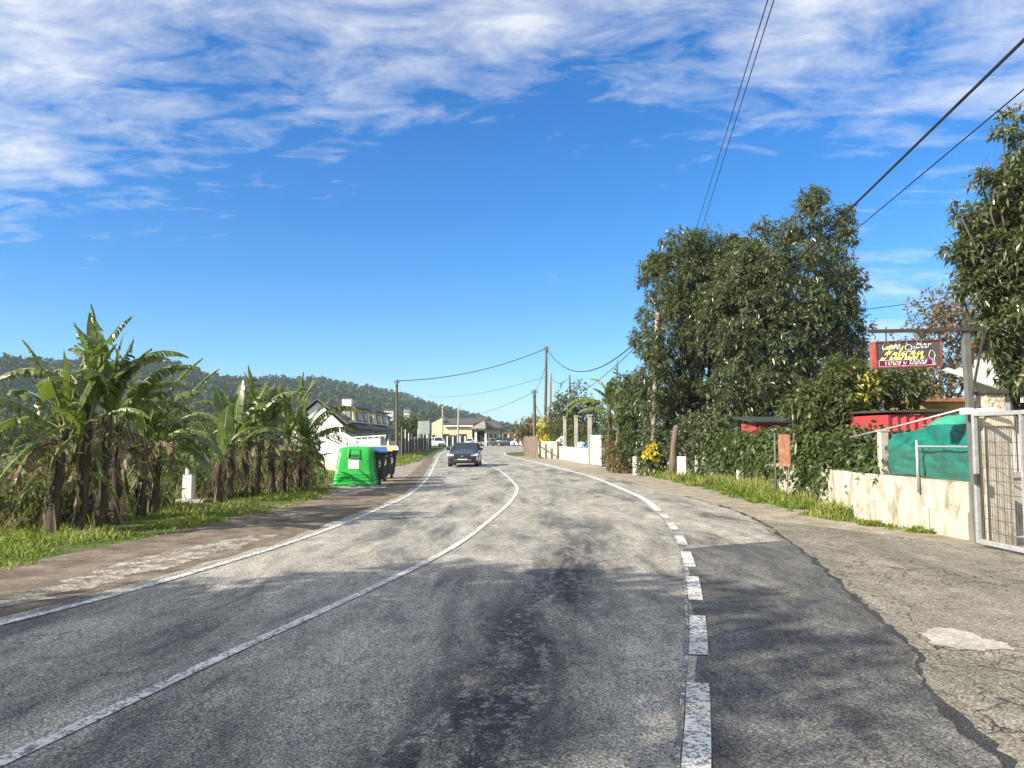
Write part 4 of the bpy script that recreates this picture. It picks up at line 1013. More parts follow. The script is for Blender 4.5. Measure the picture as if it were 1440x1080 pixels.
# creased tarp between the post and the gate
ta, tb = onwall(1240, .13), Vector((7.42, 12.25, 0)); n, mrows = 48, 26; V, F = [], []
for j in range(mrows + 1):
    for i in range(n + 1):
        u, v = i / n, j / mrows
        top = .93 + (.99 - .17 * (1 - u)) - .025 * math.sin(u * 9); bot = .90 + .05 * math.sin(u * 5)
        kn = .022 * (1 - u) ** 3
        z = bot + (top - bot) * (v * (1 - kn * 4 * (1 - u)) + kn * 2 * (1 - u))
        pp = ta.lerp(tb, u)
        rd = math.hypot(u, (v - .55) * .6) ; angp = math.atan2(v - .55, u + .02)
        fold = .055 * abs(math.sin(angp * 7)) ** .6 * (1 - u) * min(1, u * 5) + .03 * abs(math.sin(u * 13 - v * 11)) ** .5 * v + .035 * (1 - abs(math.sin(u * 8 + v * 7 + 2 * mn.noise(Vector((u * 3, v * 3, 4)))))) ** 3 + .03 * math.sin(u * 17 + v * 9 + 1.5 * math.sin(v * 5)) * v + .025 * mn.noise(Vector((u * 7, v * 5, 1)))
        V.append((pp.x - .0 + fold - .05 * math.sin(v * PI), pp.y + fold * .3, z))
for j in range(mrows):
    for i in range(n): F.append((j * (n + 1) + i, j * (n + 1) + i + 1, (j + 1) * (n + 1) + i + 1, (j + 1) * (n + 1) + i))
tt = thing('tarpaulin', (ta.x, ta.y, .93), 'creased teal green tarpaulin tied above the pale wall', 'tarpaulin'); mb = MB(); mb.add(V, F); o = mb.build('sheet', M['tarp'], tt, smooth=True, world=True); so_ = o.modifiers.new('thickness', 'SOLIDIFY'); so_.thickness = .004
MB().tube([ta + Vector((-.0, .0, 1.42)), ta + Vector((.02, .25, 1.45))], .012, 6).build('tie_rope', M['lattice'], tt, world=True)
# wire mesh fence in front of the tarp
fa, fbp = onwall(1241, -.02), Vector((7.28, 12.3, 0)); ft = thing('mesh_fence', (fa.x, fa.y, .93), 'light wire mesh fence with one post in front of the green tarp', 'fence')
mb = MB()
k = 62
for i in range(k + 1):
    p = fa.lerp(fbp, i / k); mb.tube([p + Vector((0, 0, .93)), p + Vector((0, 0, 1.50))], .0017, 4, cap=False)
for z in (.97, 1.1, 1.23, 1.36, 1.49): mb.tube([fa + Vector((-.004, 0, z)), fbp + Vector((-.004, 0, z))], .0025, 4)
mb.build('wire_mesh', M['greysteel'], ft, world=True)
pm = onwall(1292, -.03); MB().tube([pm + Vector((-.02, 0, .68)), pm + Vector((-.02, 0, 1.60))], .026, 8).build('post', M['galv'], ft, world=True, smooth=True)
MB().tube([pm + Vector((-.015, 0, 1.49)), fbp + Vector((-.02, 0, 1.50))], .016, 6).build('rail', M['galv'], ft, world=True)
a, b = at(1196, 615, 16.2), at(1362, 573, 12.8)
tag(MB().tube([a, a.lerp(b, .5) + Vector((0, 0, -.015)), b], .019, 8).build('handrail', M['galv'], smooth=True), 'long white rail slanting up across the red shed to the gate pillar', 'rail')
# rusty panel on two thin posts
a, b = at(1090, 640, 20.6), at(1117, 640, 20.2); tp = thing('rusty_panel', (a.x, a.y, 0), 'rusty blank metal panel on two thin posts in front of the hedge', 'sign board')
zt, zb = at(1104, 611, 20.4).z, at(1104, 655, 20.4).z; MB().box(((b.x - a.x) / 2, -.2, (zt + zb) / 2), (b.x - a.x - .03, .02, zt - zb), rz=math.atan2(b.y - a.y, b.x - a.x)).build('panel', M['rust'], tp)
for q in (a, b): MB().tube([(q.x - a.x, q.y - a.y, -.1), (q.x - a.x, q.y - a.y, zt + .04)], .022, 8).build('post', M['greysteel'], tp, smooth=True)
# sheds behind
def shed(x0, x1, y0, y1, z1, mat, label, name='shed', roof=None, over=.15, slope=.18, door=None):
    t = thing(name, ((x0 + x1) / 2, y0, 0), label, 'shed')
    mb = MB(); n = max(6, int((x1 - x0) / .09)); 
    # corrugated front wall as a zigzag sheet, plain sides
    vs = []
    for i in range(n + 1):
        x = x0 + (x1 - x0) * i / n; y = y0 + (.018 if i % 2 else -.018); vs += [(x, y, 0), (x, y, z1)]
    mb.add(vs, [(2 * i, 2 * i + 2, 2 * i + 3, 2 * i + 1) for i in range(n)])
    mb.box((x0 + .02, (y0 + y1) / 2 + .02, z1 / 2), (.04, y1 - y0, z1)); mb.box((x1 - .02, (y0 + y1) / 2 + .02, z1 / 2), (.04, y1 - y0, z1)); mb.box(((x0 + x1) / 2, y1, z1 / 2), (x1 - x0, .04, z1))
    mb.build('wall', mat, t, world=True)
    q = Matrix.Rotation(slope * .5, 3, 'X'); MB().box(((x0 + x1) / 2, (y0 + y1) / 2, z1 + .08 + slope * .3), (x1 - x0 + over * 2, y1 - y0 + over * 2, .05), M=q).build('roof', roof or M['concrete'], t, world=True)
    return t
p = at(1250, 600, 16.6); p2 = at(1352, 600, 16.6); s1 = shed(p.x, p2.x, 16.6, 19.4, at(1250, 583, 16.6).z, M['red'], 'red corrugated shed behind the green tarp', roof=M['darksteel'], slope=.02, over=.08)
p = at(1064, 600, 26.6); p2 = at(1104, 600, 26.6); shed(p.x, p2.x + .3, 26.6, 28.4, at(1075, 594.5, 26.6).z, M['red'], 'small red corner of a shed seen over the ivy hedge', roof=M['panelgreen'], over=.25)
p = at(1298, 600, 21.5); p2 = at(1375, 600, 21.5); ow = thing('outbuilding', ((p.x + p2.x) / 2, 21.5, 0), 'ochre outbuilding with a rusty roof edge behind the red shed', 'outbuilding'); zt = at(1330, 566, 21.5).z
MB().box(((p.x + p2.x) / 2, 22.5, zt / 2), (p2.x - p.x, 2, zt)).build('wall', M['ochre'], ow, world=True); MB().box(((p.x + p2.x) / 2, 22.4, zt + .06), (p2.x - p.x + .3, 2.5, .1)).build('roof', M['rust'], ow, world=True)
MB().box(((p.x + p2.x) / 2 - .6, 21.3, at(1330, 577, 21.5).z), (p2.x - p.x - .3, .5, .05)).build('ledge', M['panelgreen'], ow, world=True)
# pale green tarp bulging over the shed
V, F = [], []; n = 18
for j in range(n + 1):
    for i in range(n + 1):
        u, v = i / n * 2 - 1, j / n * 2 - 1; r = min(1, math.hypot(u, v)); q = at(1338, 588, 15.6)
        V.append((q.x + u * .42, q.y + v * .4, q.z - .14 + .20 * max(0, 1 - r * r) ** .6 * (1 + .5 * u) + .03 * mn.noise(Vector((u * 3, v * 3, 7)))))
for j in range(n):
    for i in range(n): F.append((j * (n + 1) + i, j * (n + 1) + i + 1, (j + 1) * (n + 1) + i + 1, (j + 1) * (n + 1) + i))
tp = MB(); tp.add(V, F); o = tp.build('covered_heap', M['tarplight'], smooth=True); tag(o, 'pale green tarp bulging over the end of the red shed', 'tarpaulin'); o.modifiers.new('thickness', 'SOLIDIFY').thickness = .01
# gate pillar
t = thing('gate_pillar', (7.49, 12.04, 0), 'cream gate pillar with a pebbled block and dark cap behind the mesh gate', 'pillar')
zp = at(1388, 578, 11.9).z; MB().box((0, .0, zp / 2 - .12), (.36, .44, zp - .24)).build('shaft', M['oldwall'], t, bevel=.015); MB().box((0, 0, zp - .12), (.42, .50, .24)).build('neck', M['cream'], t, bevel=.015)
MB().box((0, 0, zp + .135), (.29, .29, .27)).build('pebbled_block', M['pebble'], t, bevel=.01); MB().box((0, 0, zp + .29), (.38, .38, .045)).build('cap', M['darksteel'], t, bevel=.008)
# mesh gate in the line of the wall, running towards the camera
g0, g1 = Vector((7.05, 11.75, 0)), Vector((7.18, 8.3, 0)); gt = thing('mesh_gate', g0, 'galvanised wire mesh gate at the right edge', 'gate'); dirg = (g1 - g0)
zt = 2.03
mb = MB()
mb.beam(g0 + Vector((0, 0, .06)), g0 + Vector((0, 0, zt)), .06, .06); mb.beam(g0 + Vector((0, -.03, .09)), g1 + Vector((0, 0, .09)), .05, .07); mb.beam(g0 + Vector((0, -.03, zt - .03)), g1 + Vector((0, 0, zt - .03)), .05, .06); mb.beam(g1 + Vector((0, 0, .06)), g1 + Vector((0, 0, zt)), .06, .06)
mb.build('frame', M['galv'], gt, world=True, bevel=.006)
for k in (.30, .66): q = g0 + dirg * k; MB().beam(q + Vector((-.004, 0, .125)), q + Vector((-.004, 0, zt - .06)), .045, .045).build('upright', M['galv'], gt, world=True)
mb = MB(); k = 64
for i in range(1, k): q = g0 + dirg * (i / k) + Vector((.012, 0, 0)); mb.tube([q + Vector((0, 0, .12)), q + Vector((0, 0, zt - .05))], .0042, 4, cap=False)
for i in range(10): z = .25 + i * .19; mb.tube([g0 + Vector((.016, 0, z)), g1 + Vector((.016, 0, z))], .0048, 4)
mb.build('wire_mesh', M['mesh'], gt, world=True)
mb = MB(); mb.beam(g0 + Vector((-.06, .06, zt + .02)), g0 + Vector((.30, -.12, zt + .05)), .05, .05); mb.box(g0 + Vector((-.05, .1, zt + .02)), (.14, .14, .10)); mb.build('top_hinge', M['signwhite'], gt, world=True, bevel=.01)
MB().box(g0 + Vector((-.03, -.06, 1.02)), (.05, .08, .16)).build('latch', M['darksteel'], gt, world=True)
# sign on its post
Yb = 11.95
pb = at(1369, 590, Yb + .05); pt = at(1357, 466, Yb + .05); st = thing('sign_post', (pb.x, Yb + .05, .0), 'grey steel post with a long arm carrying the hanging bar sign', 'sign post')
MB().beam((pb.x + .03, Yb + .08, -.1), (pt.x, Yb + .05, pt.z), .10, .10).build('post', M['greysteel'], st, world=True, bevel=.006)
MB().beam(at(1222, 466, Yb), at(1386, 463, Yb), .05, .055).build('arm', M['darksteel'], st, world=True, bevel=.004)
MB().beam(at(1384, 466, Yb + .02), at(1367, 556, Yb + .02), .028, .028).build('brace', M['darksteel'], st, world=True)
for px in (1246, 1305): MB().tube([at(px, 460, Yb), at(px, 482, Yb)], .011, 6).build('hanger', M['darksteel'], st, world=True)
MB().tube([at(1232, 461, Yb), at(1232, 466, Yb)], .012, 6).build('bolt', M['darksteel'], st, world=True)
cA, cB = at(1230.5, 478.5, Yb - .10), at(1326, 516, Yb - .10); sw, sh = cB.x - cA.x, cA.z - cB.z; sc = Vector(((cA.x + cB.x) / 2, Yb, (cA.z + cB.z) / 2))
sg = thing('hanging_sign', sc, 'dark hanging cafe sign with yellow script and a purple band', 'sign'); sg.rotation_euler = (0, R(-2.2), R(1.5))
MB().box((0, 0, 0), (sw - .028, .17, sh - .028)).build('panel', M['signgrey'], sg)
mb = MB()
for z in (-1, 1): mb.box((0, 0, z * (sh / 2 - .007)), (sw, .20, .015))
for x in (-1, 1): mb.box((x * (sw / 2 - .007), 0, 0), (.015, .199, sh - .029))
mb.build('frame', M['signred'], sg)
GL = {
 'C': ([[(1.0,1.55),(.92,1.9),(.55,1.95),(.15,1.3),(.08,.5),(.4,0),(.95,.3)]], 1.1), 'a': ([[(.75,.8),(.45,1.0),(.12,.7),(.05,.25),(.3,0),(.6,.3),(.8,.95)],[(.8,.95),(.74,.3),(.9,0),(1.12,.2)]], 1.02),
 'f': ([[(.65,1.75),(.5,2.0),(.32,1.6),(.25,.2),(.15,-.5),(0,-.6)],[(0,.95),(.6,1.0)]], .6), 'e': ([[(.05,.45),(.6,.6),(.55,.95),(.25,.95),(.05,.5),(.2,.05),(.5,0),(.75,.25)]], .75),
 "'": ([[(-.45,1.3),(-.2,1.75)]], 0), 'B': ([[(.2,0),(.3,2.0)],[(0,1.7),(.5,2.05),(.95,1.8),(.8,1.2),(.35,1.05)],[(.36,1.03),(.95,.95),(1.0,.3),(.6,0),(.15,.05)]], 1.15),
 'r': ([[(0,.8),(.2,1),(.2,0)],[(.22,.55),(.4,.95),(.65,.9)]], .7), 'F': ([[(0,1.45),(.2,1.95),(.8,1.95),(1.6,2.1)],[(.85,1.98),(.7,.7),(.4,.02),(-.1,.15)],[(.35,1.02),(1.1,1.12)]], 1.1),
 'b': ([[(.08,.6),(.35,1.6),(.3,2.0),(.12,1.6),(.12,.2),(.4,0),(.72,.3),(.65,.8),(.3,.85)]], .88), 'i': ([[(0,.8),(.15,1),(.15,.3),(.3,0),(.5,.2)],[(.2,1.4),(.26,1.6)]], .5), 'j': ([], .35),
 'n': ([[(0,.8),(.2,1),(.2,0)],[(.22,.5),(.5,.95),(.75,.88),(.75,.3),(.9,0),(1.1,.2)]], 1.05), 'v': ([[(0,.9),(.15,1),(.35,0),(.7,.7),(.68,1)]], .8), 'o': ([[(.35,1),(.05,.6),(.1,.1),(.4,0),(.7,.4),(.6,.9),(.37,1.0)]], .85),
 's': ([[(.6,.85),(.35,1),(.15,.75),(.5,.4),(.4,.02),(.05,.12)]], .68), 'y': ([[(0,1),(.15,.3),(.4,.2),(.65,.9)],[(.65,1),(.55,-.3),(.2,-.7),(0,-.4)]], .82), 't': ([[(.25,1.7),(.2,.3),(.35,0),(.55,.2)],[(0,1.05),(.5,1.1)]], .6), 'p': ([[(.15,1),(.15,-.7)],[(.17,.6),(.4,1),(.7,.7),(.6,.15),(.2,.1)]], .88), ' ': ([], .55)}
def script(text, x, z, size, width, pen, y, shear=.28, tilt=0.0, mbx=None, wscale=1.0):
    mb = mbx or MB(); tot = sum(GL[c][1] for c in text); kx = width / tot; pen_d = Vector((math.cos(R(35)), 0, math.sin(R(35)))) * pen; e = 0
    for ch in text:
        for stroke in GL[ch][0]:
            P = [Vector((x + (p[0]) * kx + p[1] * size * shear, 0, z + p[1] * size + (x) * tilt)) for p in stroke]
            S = spline(P, size * .12) if len(P) > 2 else [P[0].lerp(P[1], i / 4) for i in range(5)]
            vs = []
            for i, p in enumerate(S):
                yy = y - e - i * .00002; vs += [p - pen_d / 2 + Vector((0, yy, -pen * .22)), p + pen_d / 2 + Vector((0, yy, pen * .22))]
            mb.add(vs, [(2 * i, 2 * i + 1, 2 * i + 3, 2 * i + 2) for i in range(len(S) - 1)]); e += .0003
        x += GL[ch][1] * kx
    return mb
yf = -.0885
L0 = -sw / 2
script("Cafe'", L0 + .10, sh * .20, .057, .29, .017, yf, mbx=None).build('lettering', M['signwhite'], sg)
script("Bar", L0 + sw * .60, sh * .21, .056, .25, .017, yf).build('lettering', M['signwhite'], sg)
mb = MB()
cx_, cz_ = L0 + sw * .505, sh * .23
mb.tube([(cx_ + .052 * math.cos(a), yf, cz_ + .045 * math.sin(a)) for a in np.linspace(0, 2 * PI, 17)], .006, 5); mb.tube([(cx_ + .075 + .018 * math.cos(a), yf, cz_ + .018 * math.sin(a)) for a in np.linspace(-1.9, 1.9, 9)], .005, 5); mb.tube([(cx_ - .09, yf, cz_ - .055), (cx_, yf, cz_ - .068), (cx_ + .11, yf, cz_ - .05)], .005, 5)
mb.tube([(cx_ - .02, yf, cz_ + .06), (cx_ - .03, yf, cz_ + .085), (cx_ - .015, yf, cz_ + .11)], .004, 5)
mb.build('cup_emblem', M['signwhite'], sg)
script("Fabia'n", L0 + .085, -sh * .19, .090, .66, .050, yf + .0008).build('lettering', M['signwhite'], sg)
script("Fabia'n", L0 + .085, -sh * .19, .090, .66, .029, yf - .003).build('lettering', M['signyellow'], sg)
MB().box((.0 - sw * .04, -.087, -sh * .335), (sw * .83, .008, sh * .205)).build('band', M['purple'], sg)
mb = MB(); x0, x1, z0, z1 = -sw * .46, sw * .385, -sh * .445, -sh * .225
for a, b in (((x0, z0), (x1, z0)), ((x0, z1), (x1 - .1, z1)), ((x0, z0), (x0, z1)), ((x1, z0), (x1, z1))): mb.tube([(a[0], -.0925, a[1]), (b[0], -.0925, b[1])], .003, 5)
wx, wz = sw * .35, -sh * .07
mb.tube([(wx + .05 * math.cos(a) * (1 if math.sin(a) < .3 else .8), -.0925, wz + .07 * math.sin(a)) for a in np.linspace(-PI, PI, 17)], .004, 5); mb.tube([(wx, -.0925, wz - .07), (wx + .012, -.0925, wz - .15)], .004, 5); mb.tube([(wx - .03, -.0925, wz - .155), (wx + .06, -.0925, wz - .145)], .004, 5)
mb.build('glass_emblem', M['signwhite'], sg)
script("vinos y tapas", L0 + .125, -sh * .385, .046, .66, .016, -.0935).build('lettering', M['signwhite'], sg)
# white house at the right edge, grey awning and slatted porch fence
hx0, hx1, hy = at(1372, 560, 19).x, 20.0, 19.0; hz = at(1372, 497, 19).z; t = thing('white_house', (hx0, hy, 0), 'white house behind the gate with a red roof edge', 'house')
MB().loft([[(hx0, hy, 0), (hx1, hy, 0), (hx1, hy, hz + 2.0), (hx0, hy, hz)], [(hx0 + 5.0, hy + 7, 0), (hx1 + 5, hy + 7, 0), (hx1 + 5, hy + 7, hz + 2.0), (hx0 + 5.0, hy + 7, hz)]]).build('wall', M['white'], t, world=True)
q0, q1 = Vector((hx0 - .35, hy - .2, hz + .02)), Vector((hx1, hy - .2, hz + 2.12)); q0.z += .06; q1.z += .06; fw = Vector((5.0, 7.4, 0)); up_ = Vector((0, 0, .13)); MB().add([q0, q1, q1 + fw, q0 + fw, q0 + up_, q1 + up_, q1 + fw + up_, q0 + fw + up_], [(0, 1, 2, 3), (4, 7, 6, 5), (0, 4, 5, 1), (1, 5, 6, 2), (2, 6, 7, 3), (3, 7, 4, 0)]).build('roof', M['signred'], t, world=True)
MB().box((hx0 + 3.2, hy - .03, 1.2), (.9, .08, 2.2)).build('door', M['wood'], t, world=True)
a0, a1 = at(1383, 530, 17.2), at(1470, 556, 15.4); t = thing('awning', (a0.x, 17, 0), 'grey corrugated awning in front of the white house', 'awning')
V, F = [], []; n = 40; z_hi, z_lo = at(1400, 518, 18.8).z, at(1400, 557, 15.6).z
for i in range(n + 1):
    x = a0.x + 6.0 * i / n; k = .03 * (1 if i % 2 else -1); V += [(x, 18.85, z_hi + k), (x - .15, 15.6, z_lo + k)]
for i in range(n): F.append((2 * i, 2 * i + 1, 2 * i + 3, 2 * i + 2))
mb = MB(); mb.add(V, F); o = mb.build('sheet', M['awning'], t, world=True); o.modifiers.new('thickness', 'SOLIDIFY').thickness = .02
MB().beam((a0.x - .2, 15.65, z_lo - .08), (a0.x + 6, 15.65, z_lo - .08), .06, .09).build('front_beam', M['signwhite'], t, world=True)
for px in (1413, 1462):
    q = at(px, 560, 15.65); MB().beam((q.x, 15.65, 0), (q.x, 15.65, z_lo - .13), .13, .13).build('post', M['galv'], t, world=True)
q0, q1 = Vector((at(1395, 640, 14.6).x, 14.6, 0)), Vector((15, 14.6, 0)); t = thing('porch_railing', q0, 'dark barred railing on a low tan wall seen through the mesh gate', 'railing')
mb = MB()
for i in range(46): x = q0.x + .12 * i; mb.beam((x, 14.6, .98), (x, 14.6, 1.95), .022, .022)
mb.beam((q0.x, 14.6, 1.93), (q1.x, 14.6, 1.93), .04, .04); mb.build('bars', M['darksteel'], t, world=True)
MB().box(((q0.x + q1.x) / 2, 14.6, .45), (q1.x - q0.x, .2, .9)).build('low_wall', M['oldwall'], t, world=True); MB().box(((q0.x + q1.x) / 2, 14.6, .945), (q1.x - q0.x + .1, .3, .09)).build('coping', M['concrete'], t, world=True)
t = thing('stair_railing', at(1170, 475, 30.8), 'pale sloping stair railing half hidden in the pointed tree', 'railing'); a, b = at(1168, 462, 30.8), at(1205, 492, 30.8); mb = MB(); mb.beam(a, b, .05, .05)
for i in range(9): q = a.lerp(b, i / 8); mb.beam(q + Vector((0, 0, -.7)), q, .02, .02)
mb.build('rails', M['lattice'], t, world=True); MB().beam(a + Vector((0, .3, -.78)), b + Vector((0, .3, -.78)), .8, .12).build('stair_slab', M['concrete'], t, world=True)
MB().box((a.x + .4, 31.2, (a.z - 1) / 2), (.25, .25, a.z - 1.1)).build('support', M['concrete'], t, world=True)

# ---- garden wall further along the right side
GWL = [gp(846, 655), gp(826, 652.5), gp(800, 647.5), gp(784, 644.5)]
t = thing('white_garden_wall', GWL[0], 'low white garden wall between concrete pillars, right side further on', 'wall'); wallrun(dens(GWL[1:], .5), -.05, .95, .2).build('wall', M['white'], t, world=True)
a, b = gp(785, 645), gp(791, 646); t2 = thing('white_gable_wall', a, 'taller white wall piece at the far end of the pillared garden wall', 'wall'); MB().prism([(a.x - .1, 0), (b.x + .25, 0), (b.x + .25, 1.75), (a.x + .3, 1.75), (a.x - .1, 1.4)], a.y + .3, a.y + .9, 'y').build('wall', M['white'], t2, world=True)
GQ = 'concrete pergola pillars in the garden wall'
for i, (px, pyb, pyt, Yo, lab) in enumerate(((793, 646, 587, .3, 'concrete pillar at the far end of the garden wall, yellow vine beyond'), (809, 649, 586, .3, 'middle concrete pillar of the garden wall'), (827.5, 653.5, 585, .0, 'near concrete pillar beside the white garden gate'))):
    q = gp(px, pyb); z = at(px, pyt, q.y).z; pt_ = thing('pergola_pillar', (q.x + .1, q.y + Yo, 0), lab, 'pillar', GQ); MB().box((0, 0, z / 2), (.24, .24, z)).build('shaft', M['concrete'], pt_, bevel=.02); MB().box((0, 0, z + .05), (.32, .32, .1)).build('cap', M['oldwall'], pt_)
a, b = at(800, 586.5, 56), at(845, 590, 45); 
q0, q1 = gp(831.5, 654), gp(845.5, 656.5); t = thing('garden_gate', q0, 'plain white garden gate between the pillar and the creeper', 'gate'); zt = at(838, 612, q0.y).z
MB().box(((q0.x + q1.x) / 2, (q0.y + q1.y) / 2, zt / 2 + .03), ((q1 - q0).length, .06, zt - .06), rz=math.atan2(q1.y - q0.y, q1.x - q0.x)).build('leaf_panel', M['white'], t, world=True, bevel=.01)
MB().box((q0.x + .12, q0.y - .08, 1.0), (.05, .06, .14)).build('handle', M['darksteel'], t, world=True)
q = at(818.5, 630, 52.5); V, F = [], []; n = 10
for j in range(n + 1):
    for i in range(n + 1):
        u, v = i / n * 2 - 1, j / n; V.append((q.x + u * .32, q.y - .25 + .35 * v + .04 * math.sin(u * 7), .97 + .38 * v * (1 - .4 * u * u) + .03 * mn.noise(Vector((u * 4, v * 4, 0)))))
for j in range(n):
    for i in range(n): F.append((j * (n + 1) + i, j * (n + 1) + i + 1, (j + 1) * (n + 1) + i + 1, (j + 1) * (n + 1) + i))
M['bluetarp'] = pmat('pale_blue_sheet', (.28, .55, .75), .5, .15, 6); mb = MB(); mb.add(V, F); o = mb.build('blue_sheet', M['bluetarp'], smooth=True); o.modifiers.new('thickness', 'SOLIDIFY').thickness = .03; tag(o, 'small pale blue plastic sheet lying on the white garden wall', 'sheet')
# wall under the vine, slat fence
q0, q1 = gp(783, 645), gp(757, 644.5); t = thing('rough_wall', q0, 'pale rough wall under the yellow flowering vine', 'wall'); wallrun(dens([q0, q0.lerp(q1, .5), q1], .8), -.05, 1.35, .25).build('wall', M['oldwall'], t, world=True)
q0, q1 = gp(754, 645.5), gp(738, 640.5); t = thing('slat_fence', q0, 'weathered upright slat fence at the bend of the road', 'fence'); mb = MB(); k = 22; rg = random.Random(2)
for i in range(k): q = q0.lerp(q1, i / (k - 1)); mb.box((q.x, q.y, .85), (.24, .05, 1.7 + rg.uniform(-.15, .12)), rz=rg.uniform(-.1, .1))
mb.build('slats', M['palewood'], t, world=True); mb = MB(); mb.beam(q0 + Vector((-.06, 0, .5)), q1 + Vector((-.06, 0, .5)), .06, .08); mb.beam(q0 + Vector((-.06, 0, 1.3)), q1 + Vector((-.06, 0, 1.3)), .06, .08); mb.build('rails', M['wood'], t, world=True)
q = gp(845, 662); t = thing('boundary_stone', gp(893, 668), 'small white concrete post at the foot of the creeper', 'post'); MB().box((0, 0, .4), (.16, .16, .8)).build('shaft', M['white'], t, bevel=.02)
t = thing('boundary_stone', gp(961, 675), 'white concrete block in the shade beside the short leaning post', 'block'); MB().box((0, .25, .45), (.32, .25, .9)).build('shaft', M['white'], t, bevel=.03)
t = thing('boundary_stone', gp(1044, 684.5), 'white concrete stub at the foot of the ivy hedge', 'block'); MB().box((0, -.03, .28), (.34, .22, .56)).build('shaft', M['white'], t, bevel=.03)
# white post on the left bank
q = gpt(265, 707); t = thing('concrete_post', q, 'square white concrete post on a plinth on the left grass bank', 'post'); zt = at(265, 668, q.y).z - q.z
MB().box((0, 0, zt / 2), (.24, .24, zt)).build('shaft', M['white'], t, bevel=.015); MB().prism([(-.12, -.12), (.12, -.12), (.12, .12), (-.12, .12)], zt, zt + .02, 'z').build('top', M['concrete'], t); MB().box((.08, .05, .04), (.75, .5, .1)).build('plinth', M['concrete'], t, bevel=.02)
q = gpt(255, 708); t = thing('fence_stake', q, 'thin pale stake left of the square white post', 'stake'); MB().box((0, .3, .4), (.07, .07, .9)).build('shaft', M['lattice'], t); MB().box((0, .3, .87), (.09, .09, .03)).build('cap', M['concrete'], t)
# ------------------------------------------------------------------ recycling containers
q = gp(496, 685.5); t = thing('bottle_bank', (q.x, q.y + .62, .015), 'bright green bottle bank with a white notice on its front', 'recycling container')
def rrect(hx, hy, r, z, n=5, cy=0.0):
    out = []
    for (sx_, sy_, a0) in ((1, 1, 0), (-1, 1, 90), (-1, -1, 180), (1, -1, 270)):
        for k in range(n): a = R(a0 + 90 * k / (n - 1)); out.append((sx_ * (hx - r) + r * math.cos(a), cy + sy_ * (hy - r) + r * math.sin(a), z))
    return out
rings = [rrect(.67, .64, .10, .04), rrect(.68, .65, .10, .10), rrect(.655, .63, .10, .14)]
for i in range(3): z = .20 + .09 * i; rings += [rrect(.652 - .012 * i, .627 - .011 * i, .11, z), rrect(.664 - .012 * i, .639 - .011 * i, .11, z + .02), rrect(.664 - .012 * i, .639 - .011 * i, .11, z + .045), rrect(.650 - .012 * i, .625 - .011 * i, .11, z + .065)]
rings += [rrect(.60, .57, .13, .62), rrect(.575, .52, .14, .92), rrect(.55, .44, .14, 1.20), rrect(.53, .36, .12, 1.27), rrect(.40, .24, .1, 1.31), rrect(.1, .08, .05, 1.33)]
MB().loft(rings).build('body', M['green'], t, smooth=True)
def fy(z): return -(lerp_tab([(.1, .65), (.14, .63), (.4, .61), (.62, .57), (.92, .52), (1.20, .44), (1.27, .36)], z))
mb = MB(); z0, z1 = .97, 1.235
mb.add([(-.185, fy(z0) - .006, z0), (.185, fy(z0) - .006, z0), (.165, fy(z1) - .02, z1), (-.165, fy(z1) - .02, z1), (-.185, fy(z0) + .05, z0), (.185, fy(z0) + .05, z0), (.165, fy(z1) + .05, z1), (-.165, fy(z1) + .05, z1)], [(0, 1, 2, 3), (4, 7, 6, 5), (0, 4, 5, 1), (1, 5, 6, 2), (2, 6, 7, 3), (3, 7, 4, 0)]); mb.build('opening', M['greendark'], t)
mb = MB(); mb.beam((-.20, fy(.95) - .03, .955), (.20, fy(.95) - .03, .955), .07, .03); mb.beam((-.19, fy(.97) - .03, .97), (-.17, fy(1.23) - .04, 1.24), .03, .03); mb.beam((.19, fy(.97) - .03, .97), (.17, fy(1.23) - .04, 1.24), .03, .03); mb.build('opening_rim', M['green'], t)
def on_face(x0, x1, z0, z1, off, nm, mat, parent):
    mb = MB(); mb.add([(x0, fy(z0) - off, z0), (x1, fy(z0) - off, z0), (x1, fy(z1) - off, z1), (x0, fy(z1) - off, z1)] + [(x0, fy(z0) + .02, z0), (x1, fy(z0) + .02, z0), (x1, fy(z1) + .02, z1), (x0, fy(z1) + .02, z1)], [(0, 1, 2, 3), (0, 4, 5, 1), (1, 5, 6, 2), (2, 6, 7, 3), (3, 7, 4, 0)]); return mb.build(nm, mat, parent)
st = on_face(-.17, .18, .60, .93, .012, 'notice', M['signwhite'], t)
for i in range(4): on_face(-.0, .13 - .02 * (i % 2), .88 - .045 * i, .892 - .045 * i, .016, 'print_line', M['ink'], st)
on_face(-.02, .10, .675, .69, .016, 'print_line', M['inkblack'], st)
mb = MB(); mb.add([(.30, fy(.95) - .004, .95), (.47, fy(.95) - .004, .95), (.43, fy(.76) - .004, .78), (.385, fy(.7) - .004, .70), (.33, fy(.78) - .004, .79)] + [(.30, fy(.95) + .05, .95), (.47, fy(.95) + .05, .95), (.43, fy(.76) + .05, .78), (.385, fy(.7) + .05, .70), (.33, fy(.78) + .05, .79)], [(0, 1, 2, 3, 4), (0, 5, 6, 1), (1, 6, 7, 2), (2, 7, 8, 3), (3, 8, 9, 4), (4, 9, 5, 0)]); mb.build('side_emboss', M['green'], t)
mb = MB(); mb.tube([(.08 * math.cos(a), 0, 1.41 + .075 * math.sin(a)) for a in np.linspace(0, 2 * PI, 15)], .012, 6); mb.tube([(0, 0, 1.31), (0, 0, 1.345)], .05, 10); mb.build('lifting_ring', M['galv'], t, smooth=True)
MB().box((-.0, -.655, .055), (.22, .05, .05)).build('latch', M['greysteel'], t, bevel=.01); MB().box((0, 0, .012), (1.32, 1.26, .05)).build('base', M['galv'], t)

